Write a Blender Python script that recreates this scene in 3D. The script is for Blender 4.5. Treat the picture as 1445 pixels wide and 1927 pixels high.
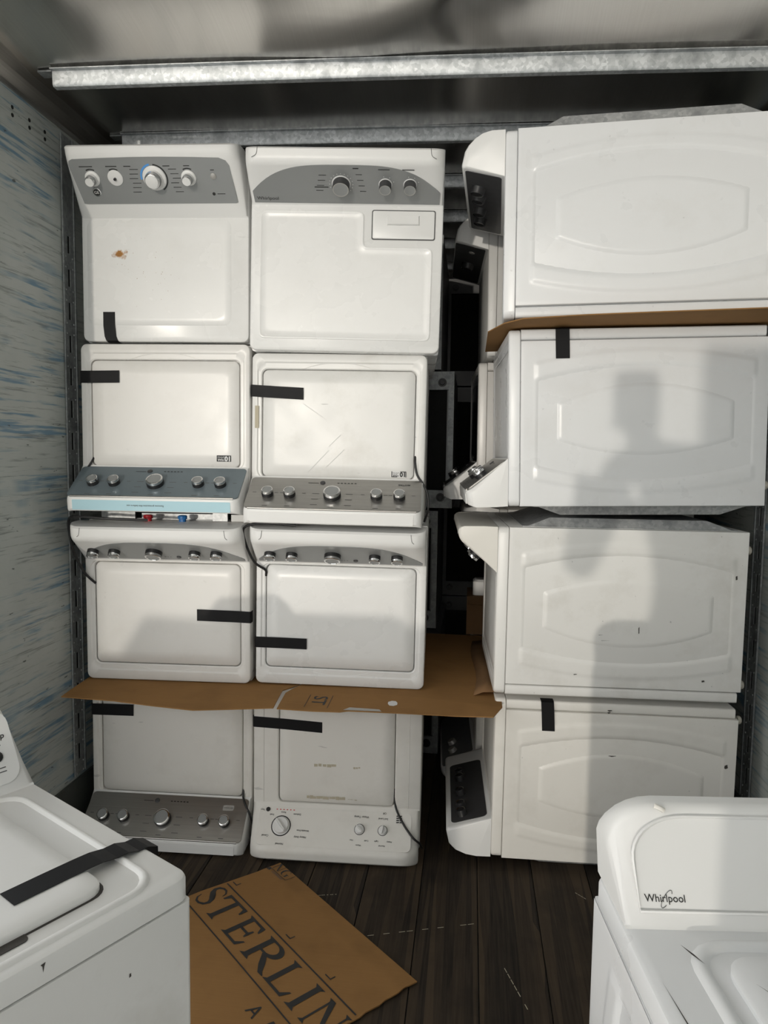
import bpy, bmesh, math, random
from mathutils import Matrix, Vector
random.seed(7)
for o in list(bpy.data.objects):
    bpy.data.objects.remove(o)
scn = bpy.context.scene
COL = scn.collection
R = math.radians
# ------------------------------------------------------------------ camera
PITCH, ROLL, YAW, CAMH, FPX = R(4.57), R(0.76), R(6.97), 1.563, 1324.7
fw = Vector((-math.sin(YAW)*math.cos(PITCH), math.cos(YAW)*math.cos(PITCH), -math.sin(PITCH)))
rt = Vector((math.cos(YAW), math.sin(YAW), 0)); up = rt.cross(fw)
r2 = rt*math.cos(ROLL)+up*math.sin(ROLL); u2 = -rt*math.sin(ROLL)+up*math.cos(ROLL)
cd = bpy.data.cameras.new('camera'); cam = bpy.data.objects.new('camera', cd); COL.objects.link(cam)
cd.sensor_fit = 'VERTICAL'; cd.sensor_height = 36.0; cd.lens = 36.0*FPX/1927.0
cd.clip_start = 0.02
m = Matrix((r2, u2, -fw)).transposed().to_4x4(); m.translation = Vector((0, 0, CAMH)); cam.matrix_world = m
scn.camera = cam
# ------------------------------------------------------------------ sky, sun, exposure
w = bpy.data.worlds.new('sky'); scn.world = w; w.use_nodes = True
nt = w.node_tree; nt.nodes.clear()
out = nt.nodes.new('ShaderNodeOutputWorld'); bg = nt.nodes.new('ShaderNodeBackground')
tc = nt.nodes.new('ShaderNodeTexCoord'); sx = nt.nodes.new('ShaderNodeSeparateXYZ'); cr = nt.nodes.new('ShaderNodeValToRGB')
cr.color_ramp.elements[0].position = 0.0; cr.color_ramp.elements[0].color = (0.95, 0.92, 0.85, 1)
cr.color_ramp.elements[1].position = 0.8; cr.color_ramp.elements[1].color = (0.66, 0.71, 0.78, 1)
nt.links.new(tc.outputs['Generated'], sx.inputs[0]); nt.links.new(sx.outputs['Z'], cr.inputs[0])
nt.links.new(cr.outputs[0], bg.inputs[0]); nt.links.new(bg.outputs[0], out.inputs[0]); bg.inputs[1].default_value = 2.50
sd = bpy.data.lights.new('sun', 'SUN'); so = bpy.data.objects.new('sun', sd); COL.objects.link(so)
sd.energy = 0.76; sd.angle = R(1.0); sd.color = (1.0, 0.93, 0.82)
SUN = Vector((0.165, 1.0, -0.035)).normalized()
so.rotation_euler = SUN.to_track_quat('-Z', 'Y').to_euler(); so.location = (-1, -6, 3)
vs = scn.view_settings
vs.view_transform = 'Standard'; vs.look = 'None'; vs.gamma = 1.0; vs.use_curve_mapping = False
vs.exposure = 0.08

# ------------------------------------------------------------------ materials
def new_mat(name):
    mt = bpy.data.materials.new(name); mt.use_nodes = True
    return mt, mt.node_tree.nodes, mt.node_tree.links, mt.node_tree.nodes['Principled BSDF']
def setp(b, **k):
    for n, v in k.items():
        b.inputs[n.replace('_', ' ')].default_value = v
def flat(name, col, rough=0.5, metal=0.0, spec=0.5):
    mt, N, L, b = new_mat(name)
    setp(b, Base_Color=(*col, 1), Roughness=rough, Metallic=metal); b.inputs['Specular IOR Level'].default_value = spec
    no = N.new('ShaderNodeTexNoise'); no.inputs['Scale'].default_value = 35; no.inputs['Detail'].default_value = 3
    t = N.new('ShaderNodeTexCoord'); L.new(t.outputs['Object'], no.inputs['Vector'])
    mr = N.new('ShaderNodeMapRange'); mr.inputs[3].default_value = max(0.02, rough-0.06); mr.inputs[4].default_value = min(1, rough+0.08)
    L.new(no.outputs[0], mr.inputs[0]); L.new(mr.outputs[0], b.inputs['Roughness'])
    return mt
def mixc(N, L, fac, a, bb):
    mx = N.new('ShaderNodeMix'); mx.data_type = 'RGBA'
    if hasattr(fac, 'links'): L.new(fac, mx.inputs[0])
    else: mx.inputs[0].default_value = fac
    for i, v in ((6, a), (7, bb)):
        if hasattr(v, 'links'): L.new(v, mx.inputs[i])
        else: mx.inputs[i].default_value = (*v, 1)
    return mx.outputs[2]
def noise(N, L, vec, scale, detail=4, rough=0.5):
    n = N.new('ShaderNodeTexNoise'); n.inputs['Scale'].default_value = scale; n.inputs['Detail'].default_value = detail
    n.inputs['Roughness'].default_value = rough; L.new(vec, n.inputs['Vector']); return n.outputs[0]
def mapping(N, L, vec, scale=(1, 1, 1), loc=(0, 0, 0), rot=(0, 0, 0)):
    mp = N.new('ShaderNodeMapping'); mp.inputs['Scale'].default_value = scale; mp.inputs['Location'].default_value = loc
    mp.inputs['Rotation'].default_value = rot; L.new(vec, mp.inputs['Vector']); return mp.outputs[0]
def ramp(N, L, val, p0, p1, c0=(0, 0, 0, 1), c1=(1, 1, 1, 1)):
    r = N.new('ShaderNodeValToRGB'); e = r.color_ramp.elements
    e[0].position = p0; e[1].position = p1; e[0].color = c0; e[1].color = c1; L.new(val, r.inputs[0]); return r.outputs[0]
def mul(N, L, a, b):
    q = N.new('ShaderNodeMath'); q.operation = 'MULTIPLY'
    for i, v in enumerate((a, b)):
        if hasattr(v, 'links'): L.new(v, q.inputs[i])
        else: q.inputs[i].default_value = v
    return q.outputs[0]
def bump(N, L, b, h, strength=0.1, dist=0.01):
    q = N.new('ShaderNodeBump'); q.inputs['Strength'].default_value = strength; q.inputs['Distance'].default_value = dist
    L.new(h, q.inputs['Height']); L.new(q.outputs[0], b.inputs['Normal'])
def enamel(name, col, dirt=0.25, rough=0.25, rust=None, seed=0.0):
    mt, N, L, b = new_mat(name)
    t = N.new('ShaderNodeTexCoord'); v = mapping(N, L, t.outputs['Object'], loc=(seed, seed*1.7, seed*0.6))
    grime = ramp(N, L, noise(N, L, v, 5, 6, 0.65), 0.52, 0.82)
    base = mixc(N, L, mul(N, L, grime, dirt), col, (0.45, 0.42, 0.36))
    sc = mapping(N, L, v, scale=(9, 55, 70), rot=(0.3, 0.2, 0.5))
    scm = ramp(N, L, noise(N, L, sc, 1.0, 2, 0.4), 0.77, 0.80)
    base = mixc(N, L, mul(N, L, scm, dirt*1.3), base, (0.25, 0.25, 0.25))
    if rust:
        rx, ry, rz = rust
        d = N.new('ShaderNodeVectorMath'); d.operation = 'DISTANCE'
        L.new(t.outputs['Object'], d.inputs[0]); d.inputs[1].default_value = (rx, ry, rz)
        rn = noise(N, L, v, 45, 4, 0.6)
        a = N.new('ShaderNodeMath'); a.operation = 'MULTIPLY_ADD'; L.new(rn, a.inputs[0]); a.inputs[1].default_value = -0.075
        L.new(d.outputs['Value'], a.inputs[2])
        mk = ramp(N, L, a.outputs[0], -0.024, -0.004, (1, 1, 1, 1), (0, 0, 0, 1))
        # ramp positions must be in 0..1, so shift
        sh = N.new('ShaderNodeMath'); sh.operation = 'ADD'; L.new(a.outputs[0], sh.inputs[0]); sh.inputs[1].default_value = 0.5
        mk = ramp(N, L, sh.outputs[0], 0.474, 0.488, (1, 1, 1, 1), (0, 0, 0, 1))
        rcol = mixc(N, L, noise(N, L, v, 90, 3), (0.62, 0.30, 0.05), (0.16, 0.05, 0.01))
        base = mixc(N, L, mk, base, rcol)
        # small specks scattered below the stain
        sp = N.new('ShaderNodeTexVoronoi'); sp.inputs['Scale'].default_value = 75; L.new(v, sp.inputs['Vector'])
        spk = ramp(N, L, sp.outputs['Distance'], 0.10, 0.16, (1, 1, 1, 1), (0, 0, 0, 1))
        d2 = N.new('ShaderNodeVectorMath'); d2.operation = 'DISTANCE'; L.new(t.outputs['Object'], d2.inputs[0])
        d2.inputs[1].default_value = (rx+0.09, ry-0.07, rz)
        near = ramp(N, L, d2.outputs['Value'], 0.04, 0.18, (1, 1, 1, 1), (0, 0, 0, 1))
        gate = ramp(N, L, noise(N, L, v, 30, 2), 0.5, 0.56)
        base = mixc(N, L, mul(N, L, mul(N, L, mul(N, L, spk, near), gate), 0.8), base, (0.30, 0.20, 0.10))
    L.new(base, b.inputs['Base Color'])
    mr = N.new('ShaderNodeMapRange'); mr.inputs[3].default_value = rough-0.06; mr.inputs[4].default_value = rough+0.14
    L.new(noise(N, L, v, 8, 4), mr.inputs[0]); L.new(mr.outputs[0], b.inputs['Roughness'])
    bump(N, L, b, noise(N, L, v, 3.0, 1), 0.10, 0.02)
    return mt
def steel(name, col, rough, aniso=(2, 220, 220), amt=0.25):
    mt, N, L, b = new_mat(name)
    t = N.new('ShaderNodeTexCoord'); v = mapping(N, L, t.outputs['Object'], scale=aniso)
    n = noise(N, L, v, 1.0, 3)
    L.new(mixc(N, L, n, tuple(c*(1-amt) for c in col), col), b.inputs['Base Color'])
    setp(b, Metallic=0.9, Roughness=rough)
    return mt
def galvanised(name, lo, hi, rough=0.42):
    mt, N, L, b = new_mat(name)
    t = N.new('ShaderNodeTexCoord')
    vo = N.new('ShaderNodeTexVoronoi'); vo.inputs['Scale'].default_value = 90; L.new(t.outputs['Object'], vo.inputs['Vector'])
    sp = N.new('ShaderNodeSeparateColor'); L.new(vo.outputs['Color'], sp.inputs[0])
    c = mixc(N, L, sp.outputs[0], lo, hi)
    c = mixc(N, L, ramp(N, L, noise(N, L, t.outputs['Object'], 14, 5), 0.5, 0.75), c, tuple(x*0.7 for x in lo))
    L.new(c, b.inputs['Base Color']); setp(b, Metallic=0.45, Roughness=rough)
    return mt
def cardboard(name, col):
    mt, N, L, b = new_mat(name)
    t = N.new('ShaderNodeTexCoord'); v = mapping(N, L, t.outputs['Object'], scale=(6, 240, 240))
    c = mixc(N, L, noise(N, L, v, 1.0, 2), tuple(x*0.86 for x in col), col)
    c = mixc(N, L, mul(N, L, ramp(N, L, noise(N, L, t.outputs['Object'], 7, 5), 0.5, 0.8), 0.45), c, tuple(x*0.55 for x in col))
    L.new(c, b.inputs['Base Color']); setp(b, Roughness=0.85); b.inputs['Specular IOR Level'].default_value = 0.2
    return mt
M = {}
M['enamel_a'] = enamel('enamel_white', (0.80, 0.80, 0.79), 0.10, 0.24, seed=0.3)
M['enamel_b'] = enamel('enamel_warm_white', (0.79, 0.775, 0.75), 0.18, 0.27, seed=1.9)
M['enamel_c'] = enamel('enamel_worn_white', (0.77, 0.765, 0.745), 0.38, 0.30, seed=3.7)
M['enamel_d'] = enamel('enamel_old_white', (0.80, 0.782, 0.74), 0.26, 0.34, seed=5.1)
M['enamel_cool'] = enamel('enamel_cool_white', (0.78, 0.79, 0.80), 0.16, 0.26, seed=6.3)
M['plastic_white'] = flat('white_plastic', (0.78, 0.78, 0.77), 0.35)
M['plastic_cream'] = flat('yellowed_plastic', (0.75, 0.73, 0.68), 0.4)
M['panel_grey'] = flat('silver_grey_panel', (0.30, 0.31, 0.31), 0.42, 0.25)
M['panel_mid'] = flat('mid_grey_panel', (0.22, 0.225, 0.23), 0.4, 0.2)
M['panel_dark'] = flat('charcoal_panel', (0.045, 0.045, 0.047), 0.4)
M['panel_silver'] = flat('pale_silver_plastic', (0.42, 0.41, 0.39), 0.38, 0.3)
M['stainless'] = steel('brushed_stainless', (0.46, 0.45, 0.43), 0.32)
M['film_dark'] = flat('blue_grey_film_panel', (0.17, 0.21, 0.235), 0.36, 0.35)
M['film_blue'] = flat('pale_blue_film', (0.40, 0.62, 0.70), 0.35)
M['chrome'] = flat('chrome', (0.72, 0.72, 0.72), 0.12, 1.0)
M['black'] = flat('black_plastic', (0.012, 0.012, 0.013), 0.4)
M['gloss_black'] = flat('gloss_black', (0.01, 0.01, 0.012), 0.1)
M['tape'] = flat('black_tape', (0.008, 0.008, 0.009), 0.5, 0.0, 0.18)
M['ink'] = flat('dark_ink', (0.02, 0.02, 0.02), 0.6)
M['ink_grey'] = flat('grey_ink', (0.10, 0.10, 0.10), 0.6)
M['ink_pale'] = flat('pale_ink', (0.7, 0.7, 0.7), 0.6)
M['blue_print'] = flat('blue_print', (0.10, 0.33, 0.75), 0.4)
M['red_cap'] = flat('red_plastic', (0.62, 0.02, 0.03), 0.4)
M['blue_cap'] = flat('blue_plastic', (0.02, 0.17, 0.48), 0.4)
M['adhesive'] = flat('adhesive_residue', (0.50, 0.45, 0.34), 0.7)
M['rubber'] = flat('beige_foot', (0.62, 0.58, 0.50), 0.6)
M['scrape_or_slot'] = flat('scrape_and_slot_black', (0.05, 0.045, 0.04), 0.7)  # black of scrapes, also the shade painted in finger slot and lid gap
M['galv'] = galvanised('galvanised_steel', (0.40, 0.42, 0.43), (0.62, 0.64, 0.65))
M['galv_back'] = galvanised('galvanised_back_panel', (0.38, 0.39, 0.40), (0.55, 0.56, 0.56), 0.38)
M['galv_dark'] = galvanised('dull_galvanised_steel', (0.25, 0.265, 0.27), (0.36, 0.375, 0.38), 0.5)
M['card'] = cardboard('cardboard', (0.31, 0.165, 0.060))
M['card_dark'] = cardboard('old_cardboard', (0.22, 0.125, 0.06))

def mat_ceiling():
    mt, N, L, b = new_mat('aluminium_roof_sheet')
    t = N.new('ShaderNodeTexCoord')
    c = mixc(N, L, noise(N, L, mapping(N, L, t.outputs['Object'], scale=(260, 3, 3)), 1.0, 3), (0.62, 0.60, 0.57), (0.74, 0.72, 0.69))
    L.new(c, b.inputs['Base Color']); setp(b, Metallic=1.0, Roughness=0.22)
    h1 = noise(N, L, mapping(N, L, t.outputs['Object'], scale=(0.9, 1.5, 1)), 1.2, 1, 0.3)
    bump(N, L, b, h1, 0.35, 0.06)
    return mt
def mat_wall():
    mt, N, L, b = new_mat('scuffed_liner_panel')
    t = N.new('ShaderNodeTexCoord'); o = t.outputs['Object']
    base = mixc(N, L, noise(N, L, o, 6, 6, 0.6), (0.36, 0.385, 0.365), (0.50, 0.525, 0.50))
    v1 = mapping(N, L, o, scale=(1, 2.4, 42), rot=(0.05, 0, 0))
    s1 = ramp(N, L, noise(N, L, v1, 1.0, 4, 0.6), 0.52, 0.62)
    p1 = ramp(N, L, noise(N, L, mapping(N, L, o, loc=(3, 1, 2)), 3.2, 3), 0.40, 0.54)
    base = mixc(N, L, mul(N, L, mul(N, L, s1, p1), 0.78), base, (0.06, 0.18, 0.29))
    v2 = mapping(N, L, o, scale=(1, 5.0, 95), rot=(-0.06, 0, 0), loc=(7, 4, 1))
    s2 = ramp(N, L, noise(N, L, v2, 1.0, 4, 0.65), 0.54, 0.66)
    base = mixc(N, L, mul(N, L, s2, 0.55), base, (0.10, 0.11, 0.10))
    v3 = mapping(N, L, o, scale=(1, 20.0, 60), loc=(2, 9, 4))
    s3 = ramp(N, L, noise(N, L, v3, 1.0, 3, 0.5), 0.70, 0.74)
    base = mixc(N, L, mul(N, L, s3, 0.8), base, (0.04, 0.05, 0.05))
    L.new(base, b.inputs['Base Color']); setp(b, Roughness=0.55)
    return mt
def mat_floor(seed):
    mt, N, L, b = new_mat('dark_trailer_plank')
    t = N.new('ShaderNodeTexCoord'); o = mapping(N, L, t.outputs['Object'], loc=(seed*3.1, seed*7.7, 0))
    lam = N.new('ShaderNodeTexVoronoi'); lam.inputs['Scale'].default_value = 1.0; lam.voronoi_dimensions = '3D'
    L.new(mapping(N, L, o, scale=(30, 0.8, 0.01)), lam.inputs['Vector'])
    sp = N.new('ShaderNodeSeparateColor'); L.new(lam.outputs['Color'], sp.inputs[0])
    c = mixc(N, L, sp.outputs[0], (0.008, 0.006, 0.005), (0.060, 0.041, 0.025))
    g = noise(N, L, mapping(N, L, o, scale=(130, 4, 1)), 1.0, 5, 0.6)
    c = mixc(N, L, mul(N, L, ramp(N, L, g, 0.35, 0.75), 0.55), c, (0.070, 0.052, 0.034))
    c = mixc(N, L, ramp(N, L, noise(N, L, o, 2.2, 5, 0.6), 0.48, 0.80), c, (0.006, 0.005, 0.004))
    L.new(c, b.inputs['Base Color']); setp(b, Roughness=0.75); b.inputs['Specular IOR Level'].default_value = 0.25
    bump(N, L, b, g, 0.2, 0.002)
    return mt
M['ceiling'] = mat_ceiling(); M['wall'] = mat_wall()
M['floor'] = [mat_floor(i) for i in range(3)]
M['alu'] = steel('aluminium_rail', (0.42, 0.40, 0.37), 0.38, (150, 2, 150), 0.3)
M['wall_dark'] = flat('dark_backing', (0.05, 0.045, 0.04), 0.8)
M['kick'] = flat('scuffed_kick_plate', (0.055, 0.06, 0.055), 0.55)
M['concrete'] = flat('concrete', (0.72, 0.69, 0.64), 0.9)
M['sky_blocker'] = flat('sky_blocker_white', (0.55, 0.54, 0.52), 0.7)
M['hole'] = flat('hole_shade_black', (0.01, 0.01, 0.01), 0.9)  # black standing for the shade inside holes, slots and bases

# ------------------------------------------------------------------ mesh helpers
class MB:
    def __init__(s): s.v = []; s.f = []; s.m = []
    def add(s, vs, fs, mi=0):
        o = len(s.v); s.v += [tuple(p) for p in vs]; s.f += [tuple(i+o for i in f) for f in fs]; s.m += [mi]*len(fs)
    def box(s, x0, x1, y0, y1, z0, z1, mi=0):
        s.add([(x0,y0,z0),(x1,y0,z0),(x1,y1,z0),(x0,y1,z0),(x0,y0,z1),(x1,y0,z1),(x1,y1,z1),(x0,y1,z1)],
              [(0,3,2,1),(4,5,6,7),(0,1,5,4),(1,2,6,5),(2,3,7,6),(3,0,4,7)], mi)
    def loft(s, loops, cap0=True, cap1=True, mi=0, mis=None):
        n = len(loops[0]); vs = [p for l in loops for p in l]; o = len(s.v); s.v += [tuple(p) for p in vs]
        for k in range(len(loops)-1):
            for i in range(n):
                j = (i+1) % n
                s.f.append((o+k*n+i, o+k*n+j, o+(k+1)*n+j, o+(k+1)*n+i)); s.m.append(mis[k] if mis else mi)
        if cap0: s.f.append(tuple(o+i for i in reversed(range(n)))); s.m.append(mis[0] if mis else mi)
        if cap1: s.f.append(tuple(o+(len(loops)-1)*n+i for i in range(n))); s.m.append(mis[-1] if mis else mi)
    def tube(s, pts, r, n=8, mi=0):
        pts = [Vector(p) for p in pts]; loops = []; prev = None
        for i, p in enumerate(pts):
            d = (pts[min(i+1, len(pts)-1)]-pts[max(i-1, 0)]).normalized()
            a = prev if prev is not None else (Vector((0, 0, 1)) if abs(d.z) < 0.9 else Vector((1, 0, 0)))
            u = (a-d*a.dot(d)).normalized(); prev = u; q = d.cross(u)
            rr_ = r[i] if isinstance(r, (list, tuple)) else r
            loops.append([p+u*math.cos(t)*rr_+q*math.sin(t)*rr_ for t in [2*math.pi*k/n for k in range(n)]])
        s.loft(loops, mi=mi)
    def lathe(s, prof, org, axis, n=20, mis=None, refx=Vector((1, 0, 0))):
        axis = Vector(axis).normalized(); org = Vector(org)
        if abs(axis.dot(refx)) > 0.95: refx = Vector((0, 1, 0))
        u = (refx-axis*refx.dot(axis)).normalized(); q = axis.cross(u)
        loops = [[org+axis*h+(u*math.cos(t)+q*math.sin(t))*r for t in [2*math.pi*k/n for k in range(n)]] for r, h in prof]
        s.loft(loops, mis=mis)
    def build(s, name, mats, parent=None, smooth=None):
        me = bpy.data.meshes.new(name); me.from_pydata(s.v, [], s.f); 
        if not isinstance(mats, (list, tuple)): mats = [mats]
        for mm in mats: me.materials.append(M[mm] if isinstance(mm, str) else mm)
        me.polygons.foreach_set('material_index', s.m)
        bm = bmesh.new(); bm.from_mesh(me); bmesh.ops.recalc_face_normals(bm, faces=bm.faces); bm.to_mesh(me); bm.free()
        if smooth is not None:
            me.polygons.foreach_set('use_smooth', [True]*len(me.polygons)); me.set_sharp_from_angle(angle=R(smooth))
        o = bpy.data.objects.new(name, me); COL.objects.link(o)
        if parent: o.parent = parent
        return o
def tag(o, label, cat, group=None):
    o['label'] = label; o['category'] = cat
    if group: o['group'] = group
    return o
def struct(o): o['kind'] = 'structure'; return o
def empty(name, mat=None):
    o = bpy.data.objects.new(name, None); o.empty_display_size = 0.1; COL.objects.link(o)
    if mat is not None: o.matrix_world = mat
    return o
def rr(x0, x1, y0, y1, r, z, n=5):
    pts = []
    for cx, cy, a0 in ((x1-r, y1-r, 0), (x0+r, y1-r, 90), (x0+r, y0+r, 180), (x1-r, y0+r, 270)):
        for k in range(n+1):
            a = R(a0+90*k/n); pts.append((cx+r*math.cos(a), cy+r*math.sin(a), z))
    return pts
def catmull(pts, k=8):
    P = [Vector(p) for p in pts]; P = [P[0]*2-P[1]]+P+[P[-1]*2-P[-2]]; out = []
    for i in range(1, len(P)-2):
        for j in range(k):
            t = j/k; a, b, c, d = P[i-1], P[i], P[i+1], P[i+2]
            out.append(0.5*((2*b)+(c-a)*t+(2*a-5*b+4*c-d)*t*t+(3*b-a-3*c+d)*t**3))
    out.append(P[-2]); return out
_tc = {}
def text_polys(txt, size, bold=0.0, shear=0.0):
    key = (txt, size, bold, shear)
    if key not in _tc:
        cu = bpy.data.curves.new('t', 'FONT'); cu.body = txt; cu.size = size; cu.offset = bold; cu.shear = shear; cu.resolution_u = 3
        cu.align_x = 'CENTER'; cu.align_y = 'CENTER'
        o = bpy.data.objects.new('t', cu); COL.objects.link(o)
        dg = bpy.context.evaluated_depsgraph_get(); dg.update()
        me = bpy.data.meshes.new_from_object(o.evaluated_get(dg))
        _tc[key] = ([tuple(v.co) for v in me.vertices], [tuple(p.vertices) for p in me.polygons])
        bpy.data.objects.remove(o); bpy.data.curves.remove(cu); bpy.data.meshes.remove(me)
    return _tc[key]

# ------------------------------------------------------------------ the trailer
XL, XR, ZC, Y0, Y1 = -1.58, 1.10, 2.868, 1.62, 5.6
YW, YC = 1.95, 1.84       # where the side walls and the roof begin
def structure():
    fl = MB(); fl.box(XL, XR, Y0, Y1, -0.06, -0.012); f = struct(fl.build('floor', 'wall_dark'))
    wds = 0.2045; n = 13; x = XL+0.002; shared = {}
    for i in range(n):
        x1 = x+wds-0.004
        b = MB(); b.box(-wds/2+0.002, wds/2-0.002, 0, Y1-Y0, -0.011, 0.0)
        p = b.build('floor_plank', M['floor'][i % 3], f); p.location = (x+wds/2, Y0, 0); x += wds
    g = MB(); g.box(-30, 30, -40, Y0-0.01, -0.05, -0.001); struct(g.build('ground', 'concrete'))
    # pale scratches dragged across the planks
    sc = MB()
    for (ax, ay), (bx, by) in (((-0.30, 2.16), (0.05, 2.27)), ((0.12, 2.12), (0.24, 1.80)), ((0.40, 2.50), (0.52, 2.38)), ((-0.52, 2.34), (-0.44, 2.36))):
        k = 14
        for j in range(k):
            if random.random() < 0.3: continue
            t0, t1 = j/k, (j+0.8)/k
            p = Vector((ax+(bx-ax)*t0, ay+(by-ay)*t0, 0.0006)); q = Vector((ax+(bx-ax)*t1, ay+(by-ay)*t1, 0.0006))
            s = Vector((-(q-p).y, (q-p).x, 0)).normalized()*0.0011
            sc.add([p-s, q-s, q+s, p+s], [(0, 1, 2, 3)])
    sc.build('scratch_mark', 'adhesive', f)['kind'] = 'stuff'
    # side walls
    for nm, x0, x1 in (('wall_left', XL-0.04, XL), ('wall_right', XR, XR+0.04)):
        b = MB(); b.box(x0, x1, YW if nm == 'wall_left' else -1.2, Y1, 0, ZC+0.19); struct(b.build(nm, 'wall'))
    b = MB(); b.box(XL, XR, Y1, Y1+0.04, 0, ZC+0.19); struct(b.build('wall_front', 'wall_dark'))  # far end coloured dark to stand for its shade
    # kick plates
    for nm, x0, x1 in (('baseboard_left', XL, XL+0.012), ('baseboard_right', XR-0.012, XR)):
        b = MB(); b.box(x0, x1, YW, Y1, 0, 0.225); struct(b.build(nm, 'kick'))
    # bolt holes in the left wall, their inner shade painted black
    wl = bpy.data.objects['wall_left']
    for y in (2.235, 2.327, 2.421, 2.512):
        for z in (2.731, 2.705):
            h = MB(); h.lathe([(0.007, 0), (0.006, 0.0015), (0.003, 0.001), (0.0, 0.001)], (XL, y, z), (1, 0, 0), 10); h.build('bolt_hole', 'hole', wl)
    # slotted logistics posts
    def post(nm, xs, sgn, ya, yb):
        pm = MB(); t = 0.006; ym = (ya+yb)/2; z = 0.245; pitch = 0.127; xo = xs+sgn*t
        root = None
        def face(y0, y1, z0, z1):
            pm.box(min(xs+sgn*0.002, xo), max(xs+sgn*0.002, xo), y0, y1, z0, z1)
        sw = 0.009
        face(ya, ym-sw, 0.24, 2.77); face(ym+sw, yb, 0.24, 2.77)
        zz = 0.24; k = 0; ztop = 2.52
        while zz+pitch < ztop:
            face(ym-sw, ym+sw, zz, zz+0.060); zz += pitch
        face(ym-sw, ym+sw, zz, 2.77)
        pm.box(min(xo, xo+sgn*0.004), max(xo, xo+sgn*0.004), ya-0.004, ya+0.004, 0.24, 2.77)
        pm.box(min(xo, xo+sgn*0.004), max(xo, xo+sgn*0.004), yb-0.004, yb+0.004, 0.24, 2.77)
        o = struct(pm.build(nm, 'galv_dark'))
        bk = MB(); bk.box(min(xs, xs+sgn*0.0015), max(xs, xs+sgn*0.0015), ym-0.02, ym+0.02, 0.24, 2.6); bk.build('slot_shade', 'hole', o)  # black strip behind the slots stands for their shade
        rv = None; zz = 0.24; me = None
        while zz+pitch < ztop:
            for dy in (-0.024, 0.024):
                for dz in (0.005, 0.045):
                    if me is None:
                        r_ = MB(); r_.lathe([(0.0035, 0), (0.003, 0.0015), (0.0, 0.002)], (0, 0, 0), (sgn, 0, 0), 6)
                        oo = r_.build('rivet', 'galv', o, 40); me = oo.data
                    else:
                        oo = bpy.data.objects.new('rivet', me); COL.objects.link(oo); oo.parent = o
                    oo.location = (xo, ym+dy, zz+dz)
            zz += pitch
        return o
    post('trim_1', XL, 1, 2.605, 2.682); post('trim_2', XR, -1, 2.775, 2.86)
    # aluminium top rails (stepped extrusion)
    for nm, xs, s in (('trim_3', XL, 1), ('trim_4', XR, -1)):
        prof = [(0, 2.786), (0.008, 2.786), (0.010, 2.798), (0.005, 2.802), (0.008, 2.806), (0.026, 2.822), (0.034, 2.832), (0.034, ZC+0.02), (0, ZC+0.02)]
        b = MB(); b.loft([[(xs+s*px, y, pz) for px, pz in prof] for y in (YW, Y1)]); struct(b.build(nm, 'alu'))
    # ceiling sheet, gently quilted between the bows
    bows = [2.455, 2.945, 3.435, 3.925, 4.415, 4.905, 5.395]
    b = MB(); nx, ny = 60, 110
    vs = []
    for j in range(ny+1):
        y = YC+(Y1-YC)*j/ny
        for i in range(nx+1):
            x = XL+(XR-XL)*i/nx; u = (x-(XL+XR)/2)/((XR-XL)/2); ph = (y-0.045*x-2.455)/0.49; fr_ = ph % 1.0; k_ = math.floor(ph)
            gs_ = math.exp(-((x+0.28+0.5*(fr_-0.6))/0.26)**2); amp = (0.030-0.024*gs_) if k_ < 0 else 0.006+0.004*math.sin(2.6*x+1.1*k_)
            z = ZC+0.004*(1-u*u)+amp*math.sin(math.pi*fr_)*(1-u**8)
            if k_ < 0: z += (0.09+0.17*min(1.0, max(0.0, (x+0.05)/0.5)))*(1-0.85*gs_)*max(0.0, 2.455+0.045*x-y)
            z += 0.003*math.sin(3.1*x+2.0*y+0.7)*math.sin(math.pi*fr_)
            vs.append((x, y, z))
    b.add(vs, [(j*(nx+1)+i, j*(nx+1)+i+1, (j+1)*(nx+1)+i+1, (j+1)*(nx+1)+i) for j in range(ny) for i in range(nx)])
    c = struct(b.build('ceiling', 'ceiling', None, 60))
    rf = MB(); rf.box(XL-0.04, XR+0.04, YC, Y1, ZC+0.19, ZC+0.22); struct(rf.build('trim_5', 'wall_dark'))
    # galvanised hat-section roof bows
    for k, y in enumerate(bows):
        b = MB(); xa, xb = XL+0.12, XR-0.10; loops = []
        prof = [(-0.034, 0.006), (-0.034, 0.003), (-0.017, 0.003), (-0.015, -0.040), (-0.011, -0.046), (0.011, -0.046), (0.015, -0.040), (0.017, 0.003), (0.034, 0.003), (0.034, 0.006)]
        for i in range(25):
            x = xa+(xb-xa)*i/24; u = (x-(XL+XR)/2)/((XR-XL)/2); zc = ZC+0.004*(1-u*u)-0.006
            loops.append([(x, y+0.045*x+py, zc+pz) for py, pz in prof])
        b.loft(loops); struct(b.build('trim_%d' % (6+k), 'galv', None, 35))
        for sx_ in (-1, 1):
            g_ = MB(); xx = xa-0.05 if sx_ < 0 else xb; g_.box(xx, xx+0.05, y+0.045*xx-0.02, y+0.045*xx+0.02, ZC-0.006, ZC); g_.build('bow_bracket', 'galv_dark', bpy.data.objects['trim_%d' % (6+k)])
structure()
b = MB(); b.box(-3.4, 3.0, -2.2, YC-0.01, 3.10, 3.18); struct(b.build('sky_blocker', 'sky_blocker'))  # unseen slab added overhead to cut the sky light

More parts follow.
